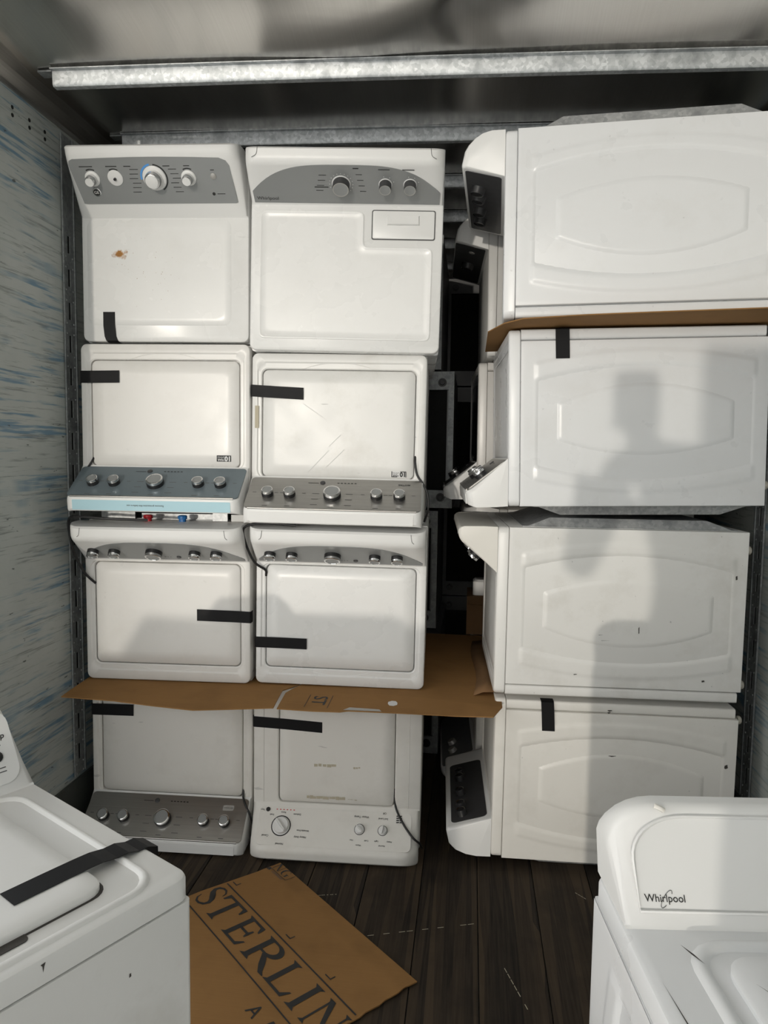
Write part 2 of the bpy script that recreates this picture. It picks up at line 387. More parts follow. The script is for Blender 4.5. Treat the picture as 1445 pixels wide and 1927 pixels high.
# ------------------------------------------------------------------ appliances
def barrel_h(u, v):
    def sd(u0, u1, te, tm, be, bm_):
        uc = (u0+u1)/2; q = ((u-uc)/((u1-u0)/2)); q2 = min(1.0, q*q)
        top = tm+(te-tm)*q2; bot = bm_+(be-bm_)*q2
        # v measured from the upper side in the picture
        return min((u-u0)*1.3, (u1-u)*1.3, (v-top), (bot-v))
    def ss(d, wd):
        t = max(0, min(1, d/wd*0.5+0.5)); return t*t*(3-2*t)
    h = 0.0035*ss(sd(0.06, 0.95, 0.165, 0.085, 0.865, 0.94), 0.010)
    h -= 0.0060*ss(sd(0.065, 0.945, 0.245, 0.155, 0.765, 0.85), 0.014)
    h += 0.0055*ss(sd(0.155, 0.865, 0.405, 0.315, 0.625, 0.735), 0.014)
    return h
class Face:
    pass
def appliance(name, label, group, Mx, W, D, H, enam='enamel_a', con='M', lid=None, panel=None, back=0.012, emb=None, seam=True, recess=True, scoop=True, category='washing machine', light=False, lidmat=None, feet=True):
    """local frame: x width, y front(0)..back(D), z bottom(0)..deck(H)"""
    root = empty(name, Mx); tag(root, label, category, group)
    hw = W/2; zt = H-0.042
    # cabinet: wrapped side/back sheet and separate front panel
    b = MB(); b.loft([rr(-hw, hw, 0.040, D, 0.004, z, 2) for z in (0.0, zt)]); b.build('cabinet', enam, root, 40)
    b = MB(); b.loft([rr(-hw+0.001, hw-0.001, 0.0, 0.0365, 0.008, z, 3) for z in (0.012, zt)]); b.build('front_panel', enam, root, 40)
    # top panel with the lid opening
    b = MB(); L_ = [rr(-hw+0.004, hw-0.004, 0.004, D-0.002, 0.022, zt+0.001), rr(-hw, hw, 0.0, D, 0.024, zt+0.004), rr(-hw, hw, 0.0, D, 0.024, H-0.008), rr(-hw+0.002, hw-0.002, 0.002, D-0.002, 0.024, H-0.003), rr(-hw+0.007, hw-0.007, 0.007, D-0.007, 0.022, H)]
    if lid:
        x0, x1, y0, y1, r = lid
        if recess:
            rx = 0.018; ry = 0.028
            L_ += [rr(x0-rx, x1+rx, max(0.012, y0-ry), y1+0.004, r+0.012, H), rr(x0-rx+0.005, x1+rx-0.005, max(0.016, y0-ry+0.006), y1+0.002, r+0.010, H-0.004)]
            zl = H-0.004
        else: zl = H
        L_ += [rr(x0-0.004, x1+0.004, y0-0.004, y1+0.001, r+0.003, zl), rr(x0, x1, y0, y1, r, zl-0.003), rr(x0, x1, y0, y1, r, zl-0.022)]
    b.loft(L_); b.build('top_panel', enam, root, 32)
    if lid:
        g = 0.0035; b = MB(); zl2 = zl-0.001
        b.loft([rr(x0+g, x1-g, y0+g, y1-g, r, zl-0.018), rr(x0+g, x1-g, y0+g, y1-g, r, zl2-0.004), rr(x0+g+0.003, x1-g-0.003, y0+g+0.003, y1-g-0.003, r-0.002, zl2), rr(x0+g+0.05, x1-g-0.05, y0+g+0.05, y1-g-0.05, r, zl2+0.002)])
        lo = b.build('lid', lidmat or enam, root, 50)
        if scoop:
            # finger scoop in front of the lid
            b = MB(); k = 16; top = []; bot = []
            for i in range(k+1):
                t = -1+2*i/k; xx = t*0.135; dpt = 0.026*(1-t*t)
                top.append((xx, y0-0.001, zl-0.006)); bot.append((xx, y0-0.002-dpt, zl+0.0012))
            vs = top+bot; b.add(vs, [(i, i+1, k+2+i, k+1+i) for i in range(k)]); b.build('finger_scoop', enam, root, 40)
    # back panel: galvanised pan with a stamped bulge
    if back > 0:
        b = MB(); x0b, x1b = -hw+0.03, hw-0.03
        def ring(ix, iz, yy): return [(x0b+ix, yy, 0.03+iz), (x1b-ix, yy, 0.03+iz), (x1b-ix, yy, zt-0.05-iz), (x0b+ix, yy, zt-0.05-iz)]
        b.loft([ring(0, 0, D+0.0005), ring(0, 0, D+0.003), ring(0.004, 0.02, D+0.004), ring(0.022, 0.10, D+back), ring(0.20, 0.3, D+back+0.001)], cap0=False)
        b.build('back_panel', 'galv_back', root, 30)
    if feet:
        b0 = None
        for fx in (-hw+0.05, hw-0.05):
            for fy in (0.055, D-0.07):
                b = MB(); b.lathe([(0.007, 0.002), (0.007, -0.012), (0.015, -0.014), (0.016, -0.024), (0.012, -0.028)], (fx, fy, 0), (0, 0, 1), 10); b.build('foot', 'rubber', root, 40)
    # embossed outer side skin
    if emb:
        b = MB(); nu, nv = 110, 80; s = emb; y0e, y1e = 0.042, D-0.002
        vs = []
        for i in range(nu+1):
            u = i/nu; lz = zt-0.002-u*(zt-0.004)
            for j in range(nv+1):
                v = j/nv; ly = y0e+(y1e-y0e)*v
                edge = min(1.0, min(u, 1-u, v, 1-v)/0.01)
                vs.append((s*(hw+0.0008+(0.0006+barrel_h(u, 1-v if True else v))*edge), ly, lz))
        b.add(vs, [(i*(nv+1)+j, i*(nv+1)+j+1, (i+1)*(nv+1)+j+1, (i+1)*(nv+1)+j) for i in range(nu) for j in range(nv)])
        b.build('side_panel', enam, root, 60)
    F_ = console(root, W, D, H, con, enam)
    return root, F_

CON = {  # ya, yb (from back), hb, hc, yc, end rounding, top corner rounding
 'M': dict(a=0.168, b=0.056, hb=0.150, hc=0.146, c=0.004, er=0.030, rb=0.010),
 'W': dict(a=0.150, b=0.060, hb=0.150, hc=0.152, c=0.010, er=0.050, rb=0.020),
 'GE': dict(a=0.218, b=0.050, hb=0.150, hc=0.160, c=0.014, er=0.045, rb=0.022),
 'K': dict(a=0.172, b=0.048, hb=0.125, hc=0.122, c=0.006, er=0.075, rb=0.014),
 'D': dict(a=0.150, b=0.113, hb=0.146, hc=0.143, c=0.085, er=0.016, rb=0.010, ex=[(0.062, 0.136), (0.043, 0.125), (0.024, 0.106), (0.010, 0.082), (0.002, 0.05)]),
 'V': dict(a=0.165, b=0.046, hb=0.145, hc=0.142, c=0.004, er=0.016, rb=0.030),
 'F1': dict(a=0.150, b=0.100, hb=0.172, hc=0.168, c=0.060, er=0.020, rb=0.014, ex=[(0.040, 0.160), (0.022, 0.142), (0.008, 0.105), (0.001, 0.06)]),
 'F2': dict(a=0.135, b=0.045, hb=0.136, hc=0.132, c=0.000, er=0.075, rb=0.014),
 'F': dict(a=0.145, b=0.045, hb=0.165, hc=0.160, c=0.000, er=0.075, rb=0.014),
}
def console(root, W, D, H, con, enam):
    p = CON[con]; hw = W/2-0.004
    ya, yb, yc, hb, hc = D-p['a'], D-p['b'], D-p['c'], p['hb'], p['hc']
    L = math.hypot(yb-ya, hb-0.003); ty, tz = (yb-ya)/L, (hb-0.003)/L; ny, nz = -tz, ty
    # profile with a rounded upper edge
    rb = p['rb']; pr = [(ya-0.004, 0.0), (ya, 0.003)]
    A = Vector((ya, 0.003)); B = Vector((yb, hb)); C = Vector((yc, hc))
    d1 = (A-B).normalized(); d2 = (C-B).normalized()
    for k in range(7):
        t = k/6; q0, q1 = B+d1*rb, B+d2*rb; q = q0*(1-t)**2+B*2*t*(1-t)+q1*t*t; pr.append((q.x, q.y))
    pr += ([(D-a_, z_) for a_, z_ in p['ex']]+[(D-0.0005, 0.0)]) if 'ex' in p else [(yc-0.008, hc), (yc, hc-0.008), (D-0.0005, hc*0.4), (D-0.0005, 0.0)]
    er = p['er']; st = []
    for k in range(8):
        a = R(90*k/7); st.append((hw-er*(1-math.sin(a)), er*(1-math.cos(a))*0.0, math.cos(a)))
    xs = [(-(hw-er*(1-math.sin(R(90*k/7)))), math.cos(R(90*k/7))) for k in range(7, -1, -1)]
    xs = [(x, c) for x, c in xs]
    stations = [( -(hw-er*(1-math.cos(R(t)))), er*(1-math.sin(R(t)))) for t in (0, 15, 30, 45, 60, 75, 90)]
    stations = stations+[(-x, s) for x, s in reversed(stations)]
    loops = []
    for x, s in stations:
        f = 1-s/hb*0.9; lp = []
        for y, z in pr:
            zz = z*f if z > 0.003 else z
            yy = y+(D-y)*0.0
            lp.append((x, yy+s*0.25*(z/hb), H+zz))
        loops.append(lp)
    mb = MB(); mb.loft(loops)
    shell = mb.build('console_shell', {'K': enam, 'V': 'plastic_cream'}.get(con, 'plastic_white'), root, 38)
    Fc = Face(); Fc.root = root; Fc.L = L; Fc.hw = hw; Fc.D = D; Fc.H = H; Fc.W = W
    Fc.shell = shell; Fc.yb, Fc.yc, Fc.hb, Fc.hc = yb, yc, hb, hc
    Fc.P = lambda x, s, n=0.0: Vector((x, ya+ty*s+ny*n, H+0.003+tz*s+nz*n))
    Fc.n = Vector((0, ny, nz)); Fc.t = Vector((0, ty, tz))
    # coordinates on the console's outer (top) surface
    e = Vector((0, yc-yb, hc-hb)); e_l = e.length; e.normalize(); nn = Vector((0, -e.z, e.y))
    if nn.z < 0: nn = -nn
    Fc.T = lambda x, s, n=0.0: Vector((x, yb, H+hb))+e*s+nn*n
    Fc.Tl = e_l
    return Fc
def plate(Fc, name, pts, mat, n=0.0016, base=-0.003, parent=None, fn=None):
    fn = fn or Fc.P; k = len(pts); b = MB()
    b.add([fn(x, s, base) for x, s in pts]+[fn(x, s, n) for x, s in pts], [tuple(range(k, 2*k))]+[(i, (i+1) % k, k+(i+1) % k, k+i) for i in range(k)])
    return b.build(name, mat, parent or Fc.root)
def rrect2(x0, x1, y0, y1, r, n=5): return [(p[0], p[1]) for p in rr(x0, x1, y0, y1, r, 0, n)]
def arch(x0, x1, s0, s1, pw=3.2, n=28, base=0.10):
    pts = [(x0, s0), (x1, s0)]; xc = (x0+x1)/2; h = (x1-x0)/2
    for i in range(n+1):
        t = 1-2*i/n; pts.append((xc+t*h, s0+(s1-s0)*(base+(1-base)*(1-abs(t)**pw))))
    return pts
def knob(Fc, x, s, r, style='chrome', h=0.026):
    b = MB(); o = Fc.P(x, s, 0.001); ax = Fc.n
    if style == 'chrome':
        b.lathe([(r*1.02, 0), (r*1.02, h*0.55), (r*0.98, h*0.6), (r*0.98, h*0.95), (r*0.90, h), (r*0.80, h), (r*0.78, h*0.93), (0.001, h*0.95)], o, ax, 26, [0, 0, 1, 1, 1, 1, 2])
        k = b.build('knob', ['black', 'chrome', 'panel_grey'], Fc.root, 40)
    elif style == 'grey':
        b.lathe([(r*1.08, 0), (r*1.08, 0.002), (r*0.98, 0.003), (r*0.98, h*0.7), (r*0.92, h), (r*0.82, h*0.98), (0.001, h*0.94)], o, ax, 26, [3, 3, 0, 0, 1, 2])
        k = b.build('knob', ['panel_dark', 'panel_silver', 'panel_grey', 'ink_pale'], Fc.root, 40)
    elif style == 'black':
        b.lathe([(r*1.05, 0), (r, 0.003), (r*0.95, h*0.8), (r*0.88, h), (r*0.7, h*0.97), (0.001, h*0.95)], o, ax, 22, [0, 0, 0, 1, 0])
        k = b.build('knob', ['black', 'chrome'], Fc.root, 40)
    elif style == 'silver':
        b.lathe([(r*1.05, 0), (r, 0.003), (r*0.92, h*0.8), (r*0.8, h), (0.001, h)], o, ax, 20); k = b.build('knob', 'panel_silver', Fc.root, 40)
    elif style == 'white':
        b.lathe([(r*1.25, 0), (r*1.25, 0.0006), (r*1.12, 0.0006), (r*1.12, 0.001), (r, 0.002), (r*0.94, h*0.5), (r*0.9, h*0.55), (0.001, h*0.55)], o, ax, 26, [0, 0, 0, 1, 1, 1, 1])
        k = b.build('knob', ['ink', 'plastic_white'], Fc.root, 40)
        g = MB(); a = random.uniform(-0.9, 0.6) if r < 0.03 else -0.75
        d = Vector((math.sin(a), 0, 0))+Fc.t*math.cos(a); q = Fc.n.cross(d)
        o2 = o+Fc.n*(h*0.5)
        lo = [[o2+d*(t*r*0.88)+q*(w_*r*0.2*(1-0.4*abs(t)))+Fc.n*hh for w_, hh in ((-1, 0), (1, 0), (0.55, h*0.5), (-0.55, h*0.5))] for t in (-1, -0.5, 0, 0.5, 1)]
        g.loft(lo); g.build('knob_grip', 'plastic_white', k, 30)
    elif style == 'ge':
        b.lathe([(r*1.45, 0), (r*1.45, 0.003), (r*1.3, 0.006), (r*1.05, 0.007), (r*1.02, h*0.75), (r*0.95, h*1.15), (r*0.86, h*1.4), (r*0.78, h*1.45), (0.001, h*1.45)], o, ax, 28, [1, 1, 1, 1, 0, 0, 0, 2])
        k = b.build('knob', ['chrome', 'plastic_white', 'plastic_white'], Fc.root, 40)
    return k
def marks(Fc, lst, mat='ink_grey', name='printed_marks', fn=None):
    fn = fn or Fc.P; b = MB()
    for x, s, w_, h in lst:
        b.add([fn(x-w_/2, s-h/2, 0.0021), fn(x+w_/2, s-h/2, 0.0021), fn(x+w_/2, s+h/2, 0.0021), fn(x-w_/2, s+h/2, 0.0021)], [(0, 1, 2, 3)])
    o_ = b.build(name, mat, Fc.root); o_['kind'] = 'stuff'; return o_
def ring_ticks(Fc, x, s, r, n, a0=0, a1=360, w_=0.0028, mat='ink_pale'):
    b = MB()
    for k in range(n):
        a = R(a0+(a1-a0)*k/max(1, n-1)); c, q = math.cos(a), math.sin(a)
        for _ in (0,):
            b.add([Fc.P(x+c*r-w_/2, s+q*r-w_/2, 0.0021), Fc.P(x+c*r+w_/2, s+q*r-w_/2, 0.0021), Fc.P(x+c*r+w_/2, s+q*r+w_/2, 0.0021), Fc.P(x+c*r-w_/2, s+q*r+w_/2, 0.0021)], [(0, 1, 2, 3)])
    o_ = b.build('dial_ticks', mat, Fc.root); o_['kind'] = 'stuff'; return o_
def arc_band(Fc, x, s, r0, r1, a0, a1, mat, name='dial_arc', n=14):
    b = MB(); vs = []
    for i in range(n+1):
        a = R(a0+(a1-a0)*i/n); vs += [Fc.P(x+math.cos(a)*r0, s+math.sin(a)*r0, 0.0023), Fc.P(x+math.cos(a)*r1, s+math.sin(a)*r1, 0.0023)]
    b.add(vs, [(2*i, 2*i+1, 2*i+3, 2*i+2) for i in range(n)]); return b.build(name, mat, Fc.root)
def text_on(fn, parent, txt, size, x, s, mat='ink', bold=0.0, n=0.0022, name='lettering', shear=0.0, flip=False):
    V, Fs = text_polys(txt, size, bold, shear); k = -1 if flip else 1
    b = MB(); b.add([fn(x+k*p[0], s+k*p[1], n) for p in V], Fs); return b.build(name, mat, parent)
def dot(Fc, x, s, r, mat, name='button', h=0.004):
    b = MB(); b.lathe([(r, 0), (r, h*0.7), (r*0.85, h), (0.0005, h)], Fc.P(x, s, 0.001), Fc.n, 16); return b.build(name, mat, Fc.root, 40)
def ribbon(root, name, pts, wvec, mat, thick=0.0007, nrm=None):
    """strip following pts (local), half width vector wvec"""
    b = MB(); wv = Vector(wvec); loops = []
    P = [Vector(p) for p in pts]
    for i, p in enumerate(P):
        d = (P[min(i+1, len(P)-1)]-P[max(i-1, 0)]).normalized(); n = d.cross(wv).normalized()*thick/2
        loops.append([p-wv-n, p+wv-n, p+wv+n, p-wv+n])
    b.loft(loops); return b.build(name, mat, root)
def cord(root, pts, r=0.0042):
    b = MB(); b.tube(catmull(pts), r, 8); return b.build('power_cord', 'black', root, 60)

G = Matrix.Rotation(R(2.9), 4, 'Z')
def basis(ex, ey, ez, o):
    m_ = Matrix((ex, ey, ez)).transposed().to_4x4(); m_.translation = o; return m_
def frame(x, y, z, yaw, roll):
    a, b = R(yaw), R(roll)
    e0 = Vector((math.cos(a), math.sin(a), 0)); n0 = Vector((-math.sin(a), math.cos(a), 0)); z0 = Vector((0, 0, 1))
    ex = e0*math.cos(b)+z0*math.sin(b); ez = -e0*math.sin(b)+z0*math.cos(b)
    return ex, n0, ez, Vector((x, y, z))
def M_front(W, D, H, *q):   # lying on its front, console on top, deck towards the door
    ex, ey, ez, O = frame(*q); return G @ basis(ex, ez, -ey, O+ex*(W/2)+ey*H)
def M_back(W, D, H, *q):    # lying on its back, console at the bottom
    ex, ey, ez, O = frame(*q); return G @ basis(-ex, -ez, -ey, O+ex*(W/2)+ez*D+ey*H)
def M_rtop(W, D, Hs, *q):   # side towards the door, deck to the left, console on top
    ex, ey, ez, O = frame(*q); return G @ basis(-ey, ez, -ex, O+ex*Hs+ey*(W/2))
def M_rbot(W, D, Hs, *q):
    ex, ey, ez, O = frame(*q); return G @ basis(ey, -ez, -ex, O+ex*Hs+ez*D+ey*(W/2))
S = 0.955
W0, D0, H0 = 0.6675, 0.640, 0.86
LEFT = 'appliances stacked in the two left columns'
RIGHT = 'appliances stacked on their sides in the right column'
LID = (-0.295, 0.295, 0.060, 0.474, 0.022)

def panel_M(F_, mat, top=None, btn=-1, sticker=None):
    hw = F_.hw; L = F_.L
    plate(F_, 'control_panel', rrect2(-hw+0.004, hw-0.004, 0.004, L-0.006, 0.016), mat, 0.0014)
    b = MB(); b.tube([F_.P(-hw+0.020, L-0.006, -0.001), F_.P(hw-0.020, L-0.006, -0.001)], 0.0045, 8); b.build('steel_lip', 'stainless' if mat != 'panel_dark' else 'panel_mid', F_.root, 60)
    xs = (-0.245, -0.160, 0.005, 0.165, 0.248)
    for i, x in enumerate(xs):
        knob(F_, x, L*0.56, 0.032 if i == 2 else 0.0215)
    dot(F_, 0.050, L*0.16, 0.010, 'panel_dark')
    marks(F_, [(-0.010-k*0.013, L*0.16, 0.008, 0.004) for k in range(6)]+[(0.085, L*0.17, 0.04, 0.0022)], 'ink')
    mk = []
    for i, x in enumerate(xs):
        rr_ = 0.045 if i == 2 else 0.034
        for sx_ in ((-1, 1)):
            for k in (range(3) if i == 2 else range(1)):
                mk.append((x+sx_*(rr_+0.018), L*(0.50+0.17*k), 0.026 if i == 2 else 0.014, 0.0022))
        mk.append((x, L*0.90, 0.02, 0.0025))
    marks(F_, mk, 'ink_grey')
    # white end caps and outer strip
    T = F_.T
    plate(F_, 'top_strip', rrect2(-hw+0.03, hw-0.03, 0.010, F_.Tl-0.004, 0.003), top or 'plastic_white', 0.0012, fn=T)
def panel_W(F_, mat='panel_grey', kn='chrome', xs=(-0.262, -0.178, -0.022, 0.138, 0.222), dotx=0.05):
    hw = F_.hw; L = F_.L
    plate(F_, 'control_panel', arch(-hw+0.012, hw-0.012, 0.006, L*0.93, 3.4), mat, 0.0014)
    for i, x in enumerate(xs):
        knob(F_, x, L*0.46, 0.031 if i == 2 else 0.0215, kn)
    if dotx is not None: dot(F_, dotx+0.012, L*0.2, 0.009, 'panel_dark'); marks(F_, [(dotx-0.02-k*0.011, L*0.2, 0.006, 0.003) for k in range(3)], 'ink')
    # joint lines where the end caps meet the hood
    for sx_ in (-1, 1):
        b = MB(); x0 = sx_*(hw-0.055)
        pts = [F_.T(x0, F_.Tl-0.004, 0.0007), F_.T(x0+sx_*0.004, F_.Tl*0.4, 0.0007), F_.T(x0+sx_*0.012, 0.012, 0.0002)]
        b.tube(catmull(pts, 4), 0.0009, 5); b.build('cap_joint', 'ink_grey', F_.root)

def U(kind, W, D, u, v, n=0.0):
    """face coordinates (metres from the face's lower left corner) to local"""
    return None

# ---- left column, top: dryer with grey panel, rust spot
W, D, H = 0.655, 0.6876, 0.86
RUSTY = enamel('enamel_rusty_white', (0.80, 0.80, 0.79), 0.12, 0.22, rust=(0.152-W/2, 0.333, H), seed=9.0)
r, F_ = appliance('clothes_dryer', 'white dryer with a rust spot on its top and white dials on a grey panel', LEFT, M_front(W, D, H, -1.377, 2.700, 1.992, 0.4, -0.16), W, D, H, RUSTY, 'GE', None, category='dryer')
b = MB(); b.loft([rr(-W/2+0.02, 0.262, 0.060, 0.462, 0.03, H-0.002), rr(-W/2+0.024, 0.258, 0.064, 0.458, 0.03, H+0.0014), rr(-W/2+0.05, 0.23, 0.09, 0.43, 0.03, H+0.0022)])
b.build('raised_field', RUSTY, r, 50)
L = F_.L; hw = F_.hw
b = MB(); b.box(-hw, hw, D-0.2195, D-0.2175, H-0.001, H+0.0012); b.build('console_joint', 'ink_grey', r)
pan = [(-hw+0.030, L*0.235), (-hw+0.040, L*0.225), (hw-0.034, L*0.225), (hw-0.026, L*0.235), (hw-0.036, L*0.82), (hw-0.046, L*0.90), (hw-0.070, L*0.945)]+[(hw-0.070-(2*hw-0.105)*t, L*(0.945+0.025*math.sin(math.pi*t))) for t in (0.2, 0.4, 0.6, 0.8)]+[(-hw+0.035, L*0.945), (-hw+0.022, L*0.92), (-hw+0.016, L*0.86)]
plate(F_, 'control_panel', pan, 'panel_grey', 0.0016)
for x, rd in ((-0.232, 0.019), (0.002, 0.030), (0.130, 0.019)): knob(F_, x, L*0.64, rd, 'ge')
b = MB(); b.lathe([(0.028, 0), (0.028, 0.003), (0.024, 0.005), (0.001, 0.005)], F_.P(-0.145, L*0.65, 0.001), F_.n, 24); dp = b.build('dial_plate', 'plastic_white', r, 40)
b = MB(); b.lathe([(0.005, 0.005), (0.005, 0.012), (0.001, 0.012)], F_.P(-0.145, L*0.64, 0.001), F_.n, 10); b.build('dial_shaft', 'black', dp)
arc_band(F_, 0.002, L*0.64, 0.0455, 0.052, 100, 185, 'blue_print'); arc_band(F_, 0.002, L*0.64, 0.0455, 0.050, -60, 85, 'ink')
for x in (-0.232, -0.145, 0.130): arc_band(F_, x, L*0.65, 0.029, 0.033, 60, 120, 'ink')
dot(F_, 0.222, L*0.66, 0.011, 'panel_silver'); dot(F_, -0.232, L*0.42, 0.016, 'chrome', 'badge', 0.002)
b = MB(); b.lathe([(0.0125, 0), (0.0125, 0.003), (0.001, 0.003)], F_.P(-0.232, L*0.42, 0.0012), F_.n, 18); b.build('badge_disc', 'ink', r)
text_on(F_.P, r, 'GE', 0.015, -0.232, L*0.42, 'ink_pale', 0.0, 0.0046)
dot(F_, 0.212, L*0.38, 0.006, 'ink', 'eco_mark', 0.001)
mk = [(-0.245, L*0.83, 0.05, 0.003), (-0.150, L*0.83, 0.042, 0.003), (-0.090, L*0.83, 0.026, 0.003), (0.055, L*0.83, 0.026, 0.003), (0.130, L*0.83, 0.022, 0.003), (0.222, L*0.76, 0.014, 0.003), (0.240, L*0.38, 0.03, 0.0025)]
for k in range(6):
    mk += [(-0.068-0.004*(k % 3), L*(0.78-0.072*k), 0.032, 0.0022), (0.075+0.005*(k % 3), L*(0.78-0.072*k), 0.030, 0.0022)]
marks(F_, mk, 'ink')
# tape folded over the front edge
u0 = 0.110-W/2
ribbon(r, 'tape_strip', [(u0-0.004, 0.113, H+0.003), (u0-0.004, 0.06, H+0.003), (u0, 0.02, H+0.002), (u0+0.006, 0.004, H+0.001), (u0+0.012, -0.003, H-0.006), (u0+0.014, -0.003, H-0.02)], (0.0235, 0, 0), 'tape')

# ---- second column, top: dryer with lint door
W, D, H = 0.704, 0.678, 0.86
r, F_ = appliance('clothes_dryer', 'white dryer with grey arched panel and a lint door in its top', LEFT, M_front(W, D, H, -0.697, 2.618, 1.951, 1.6, -0.9), W, D, H, 'enamel_a', 'W', None, category='dryer')
L = F_.L; hw = F_.hw
def poly_round(pts, rad, n=4):
    out = []; k = len(pts)
    for i in range(k):
        a, b_, c = Vector(pts[i-1]), Vector(pts[i]), Vector(pts[(i+1) % k]); d1 = (a-b_).normalized()*rad; d2 = (c-b_).normalized()*rad
        for j in range(n+1):
            t = j/n; q = (b_+d1)*(1-t)**2+b_*2*t*(1-t)+(b_+d2)*t*t; out.append((q.x, q.y))
    return out
hx = W/2
pl = [(0.034-hx, 0.043), (0.668-hx, 0.043), (0.668-hx, 0.378), (0.416-hx, 0.378), (0.416-hx, 0.505), (0.034-hx, 0.505)]
def inset(pts, d):
    cx_ = [(0.034-hx+d, 0.043+d), (0.668-hx-d, 0.043+d), (0.668-hx-d, 0.378-d), (0.416-hx-d, 0.378-d), (0.416-hx-d, 0.505-d), (0.034-hx+d, 0.505-d)]
    return cx_
b = MB(); b.loft([[(x, y, H+z) for x, y in poly_round(inset(pl, d), 0.022)] for d, z in ((0, -0.002), (0.001, 0.003), (0.004, 0.0042), (0.007, 0.003), (0.010, 0.0016), (0.03, 0.0020))])
b.build('raised_field', 'enamel_a', r, 50)
b = MB(); x0, x1, y0, y1 = 0.448-hx, 0.672-hx, 0.408, 0.506
b.loft([rr(x0-0.004, x1+0.004, y0-0.004, y1+0.004, 0.008, H-0.001), rr(x0-0.004, x1+0.004, y0-0.004, y1+0.004, 0.008, H+0.0012), rr(x0-0.001, x1+0.001, y0-0.001, y1+0.001, 0.006, H+0.0012), rr(x0, x1, y0, y1, 0.006, H+0.0003)], mi=0)
ld = b.build('lint_door_frame', 'ink_grey', r, 30)
b = MB(); b.loft([rr(x0, x1, y0, y1, 0.006, H), rr(x0, x1, y0, y1, 0.006, H+0.003), rr(x0+0.003, x1-0.003, y0+0.003, y1-0.003, 0.006, H+0.0045)]); ldd = b.build('lint_door', 'plastic_white', r, 40)
b = MB(); gx0, gx1, gy0, gy1 = 0.500-hx, 0.618-hx, 0.455, 0.490
b.add([(gx0, gy0, H+0.0050), (gx1, gy0, H+0.0050), (gx1, gy1, H+0.0046), (gx0, gy1, H+0.0046), (gx0+0.004, gy0+0.003, H+0.0125), (gx1-0.004, gy0+0.003, H+0.0125), (gx1-0.004, gy1-0.002, H+0.0048), (gx0+0.004, gy1-0.002, H+0.0048)], [(0, 1, 5, 4), (1, 2, 6, 5), (3, 0, 4, 7), (2, 3, 7, 6), (4, 5, 6, 7)])
b.build('door_pull', 'plastic_white', ldd, 20)
plate(F_, 'control_panel', arch(-hw+0.012, hw-0.012, 0.004, L*0.93, 3.6, 36, 0.30), 'panel_grey', 0.0014)
ks = [(-0.014, 0.031), (0.142, 0.022), (0.229, 0.022)]
for x, rd in ks: knob(F_, x, L*0.50, rd, 'grey', 0.032)
ring_ticks(F_, -0.014, L*0.50, 0.041, 14, -40, 200); ring_ticks(F_, 0.142, L*0.5, 0.031, 3, 20, 100); ring_ticks(F_, 0.229, L*0.5, 0.031, 3, 20, 100)
text_on(F_.P, r, 'Whirlpool', 0.019, -0.285, L*0.13, 'ink')
mk = [(-0.085, L*0.42, 0.05, 0.0035), (0.138, L*0.84, 0.04, 0.003), (0.222, L*0.84, 0.042, 0.003), (0.040, L*0.86, 0.02, 0.004), (-0.010, L*0.93, 0.0, 0.0)]
for k in range(4): mk += [(-0.078-0.005*k, L*(0.70-0.12*k), 0.026, 0.0022), (0.050+0.004*k, L*(0.72-0.13*k), 0.022, 0.0022)]
marks(F_, [q for q in mk if q[2] > 0], 'ink')
for sx_ in (-1, 1):
    b = MB(); x0 = sx_*(hw-0.05)
    b.tube(catmull([F_.T(x0, F_.Tl-0.004, 0.0006), F_.T(x0+sx_*0.004, F_.Tl*0.45, 0.0006), F_.T(x0+sx_*0.02, 0.012, 0.0)], 4), 0.0009, 5); b.build('cap_joint', 'ink_grey', r)

# ---- sticker used on two lids
def sticker(r, zl, x, y, w_, h, dark=True):
    b = MB(); b.box(x-w_/2, x+w_/2, y-h/2, y+h/2, zl+0.0008, zl+0.0014); s = b.build('sticker', 'ink' if dark else 'ink_pale', r)
    fn = lambda px, py, n: Vector((px, py, zl+n))
    ink = 'ink_pale' if dark else 'ink'
    text_on(fn, s, '10', h*1.05, x-w_*0.28, y, ink, 0.0012, 0.0017)
    text_on(fn, s, 'YEAR', h*0.46, x+w_*0.2, y+h*0.2, ink, 0.0003, 0.0017)
    text_on(fn, s, 'LIMITED', h*0.34, x+w_*0.2, y-h*0.22, ink, 0.0, 0.0017)
    if not dark:
        b = MB()
        for a0, a1, c0, c1 in ((x-w_/2, x-w_/2+0.003, y-h/2, y+h/2), (x+w_/2-0.003, x+w_/2, y-h/2, y+h/2), (x-w_/2, x-w_*0.1, y-h/2, y-h/2+0.003), (x+w_*0.1, x+w_/2, y+h/2-0.003, y+h/2)):
            b.box(a0, a1, c0, c1, zl+0.0014, zl+0.0016)
        b.build('sticker_border', 'ink', s)['kind'] = 'stuff'
def tape(r, path, half, nm='tape_strip'): ribbon(r, nm, path, half, 'tape')

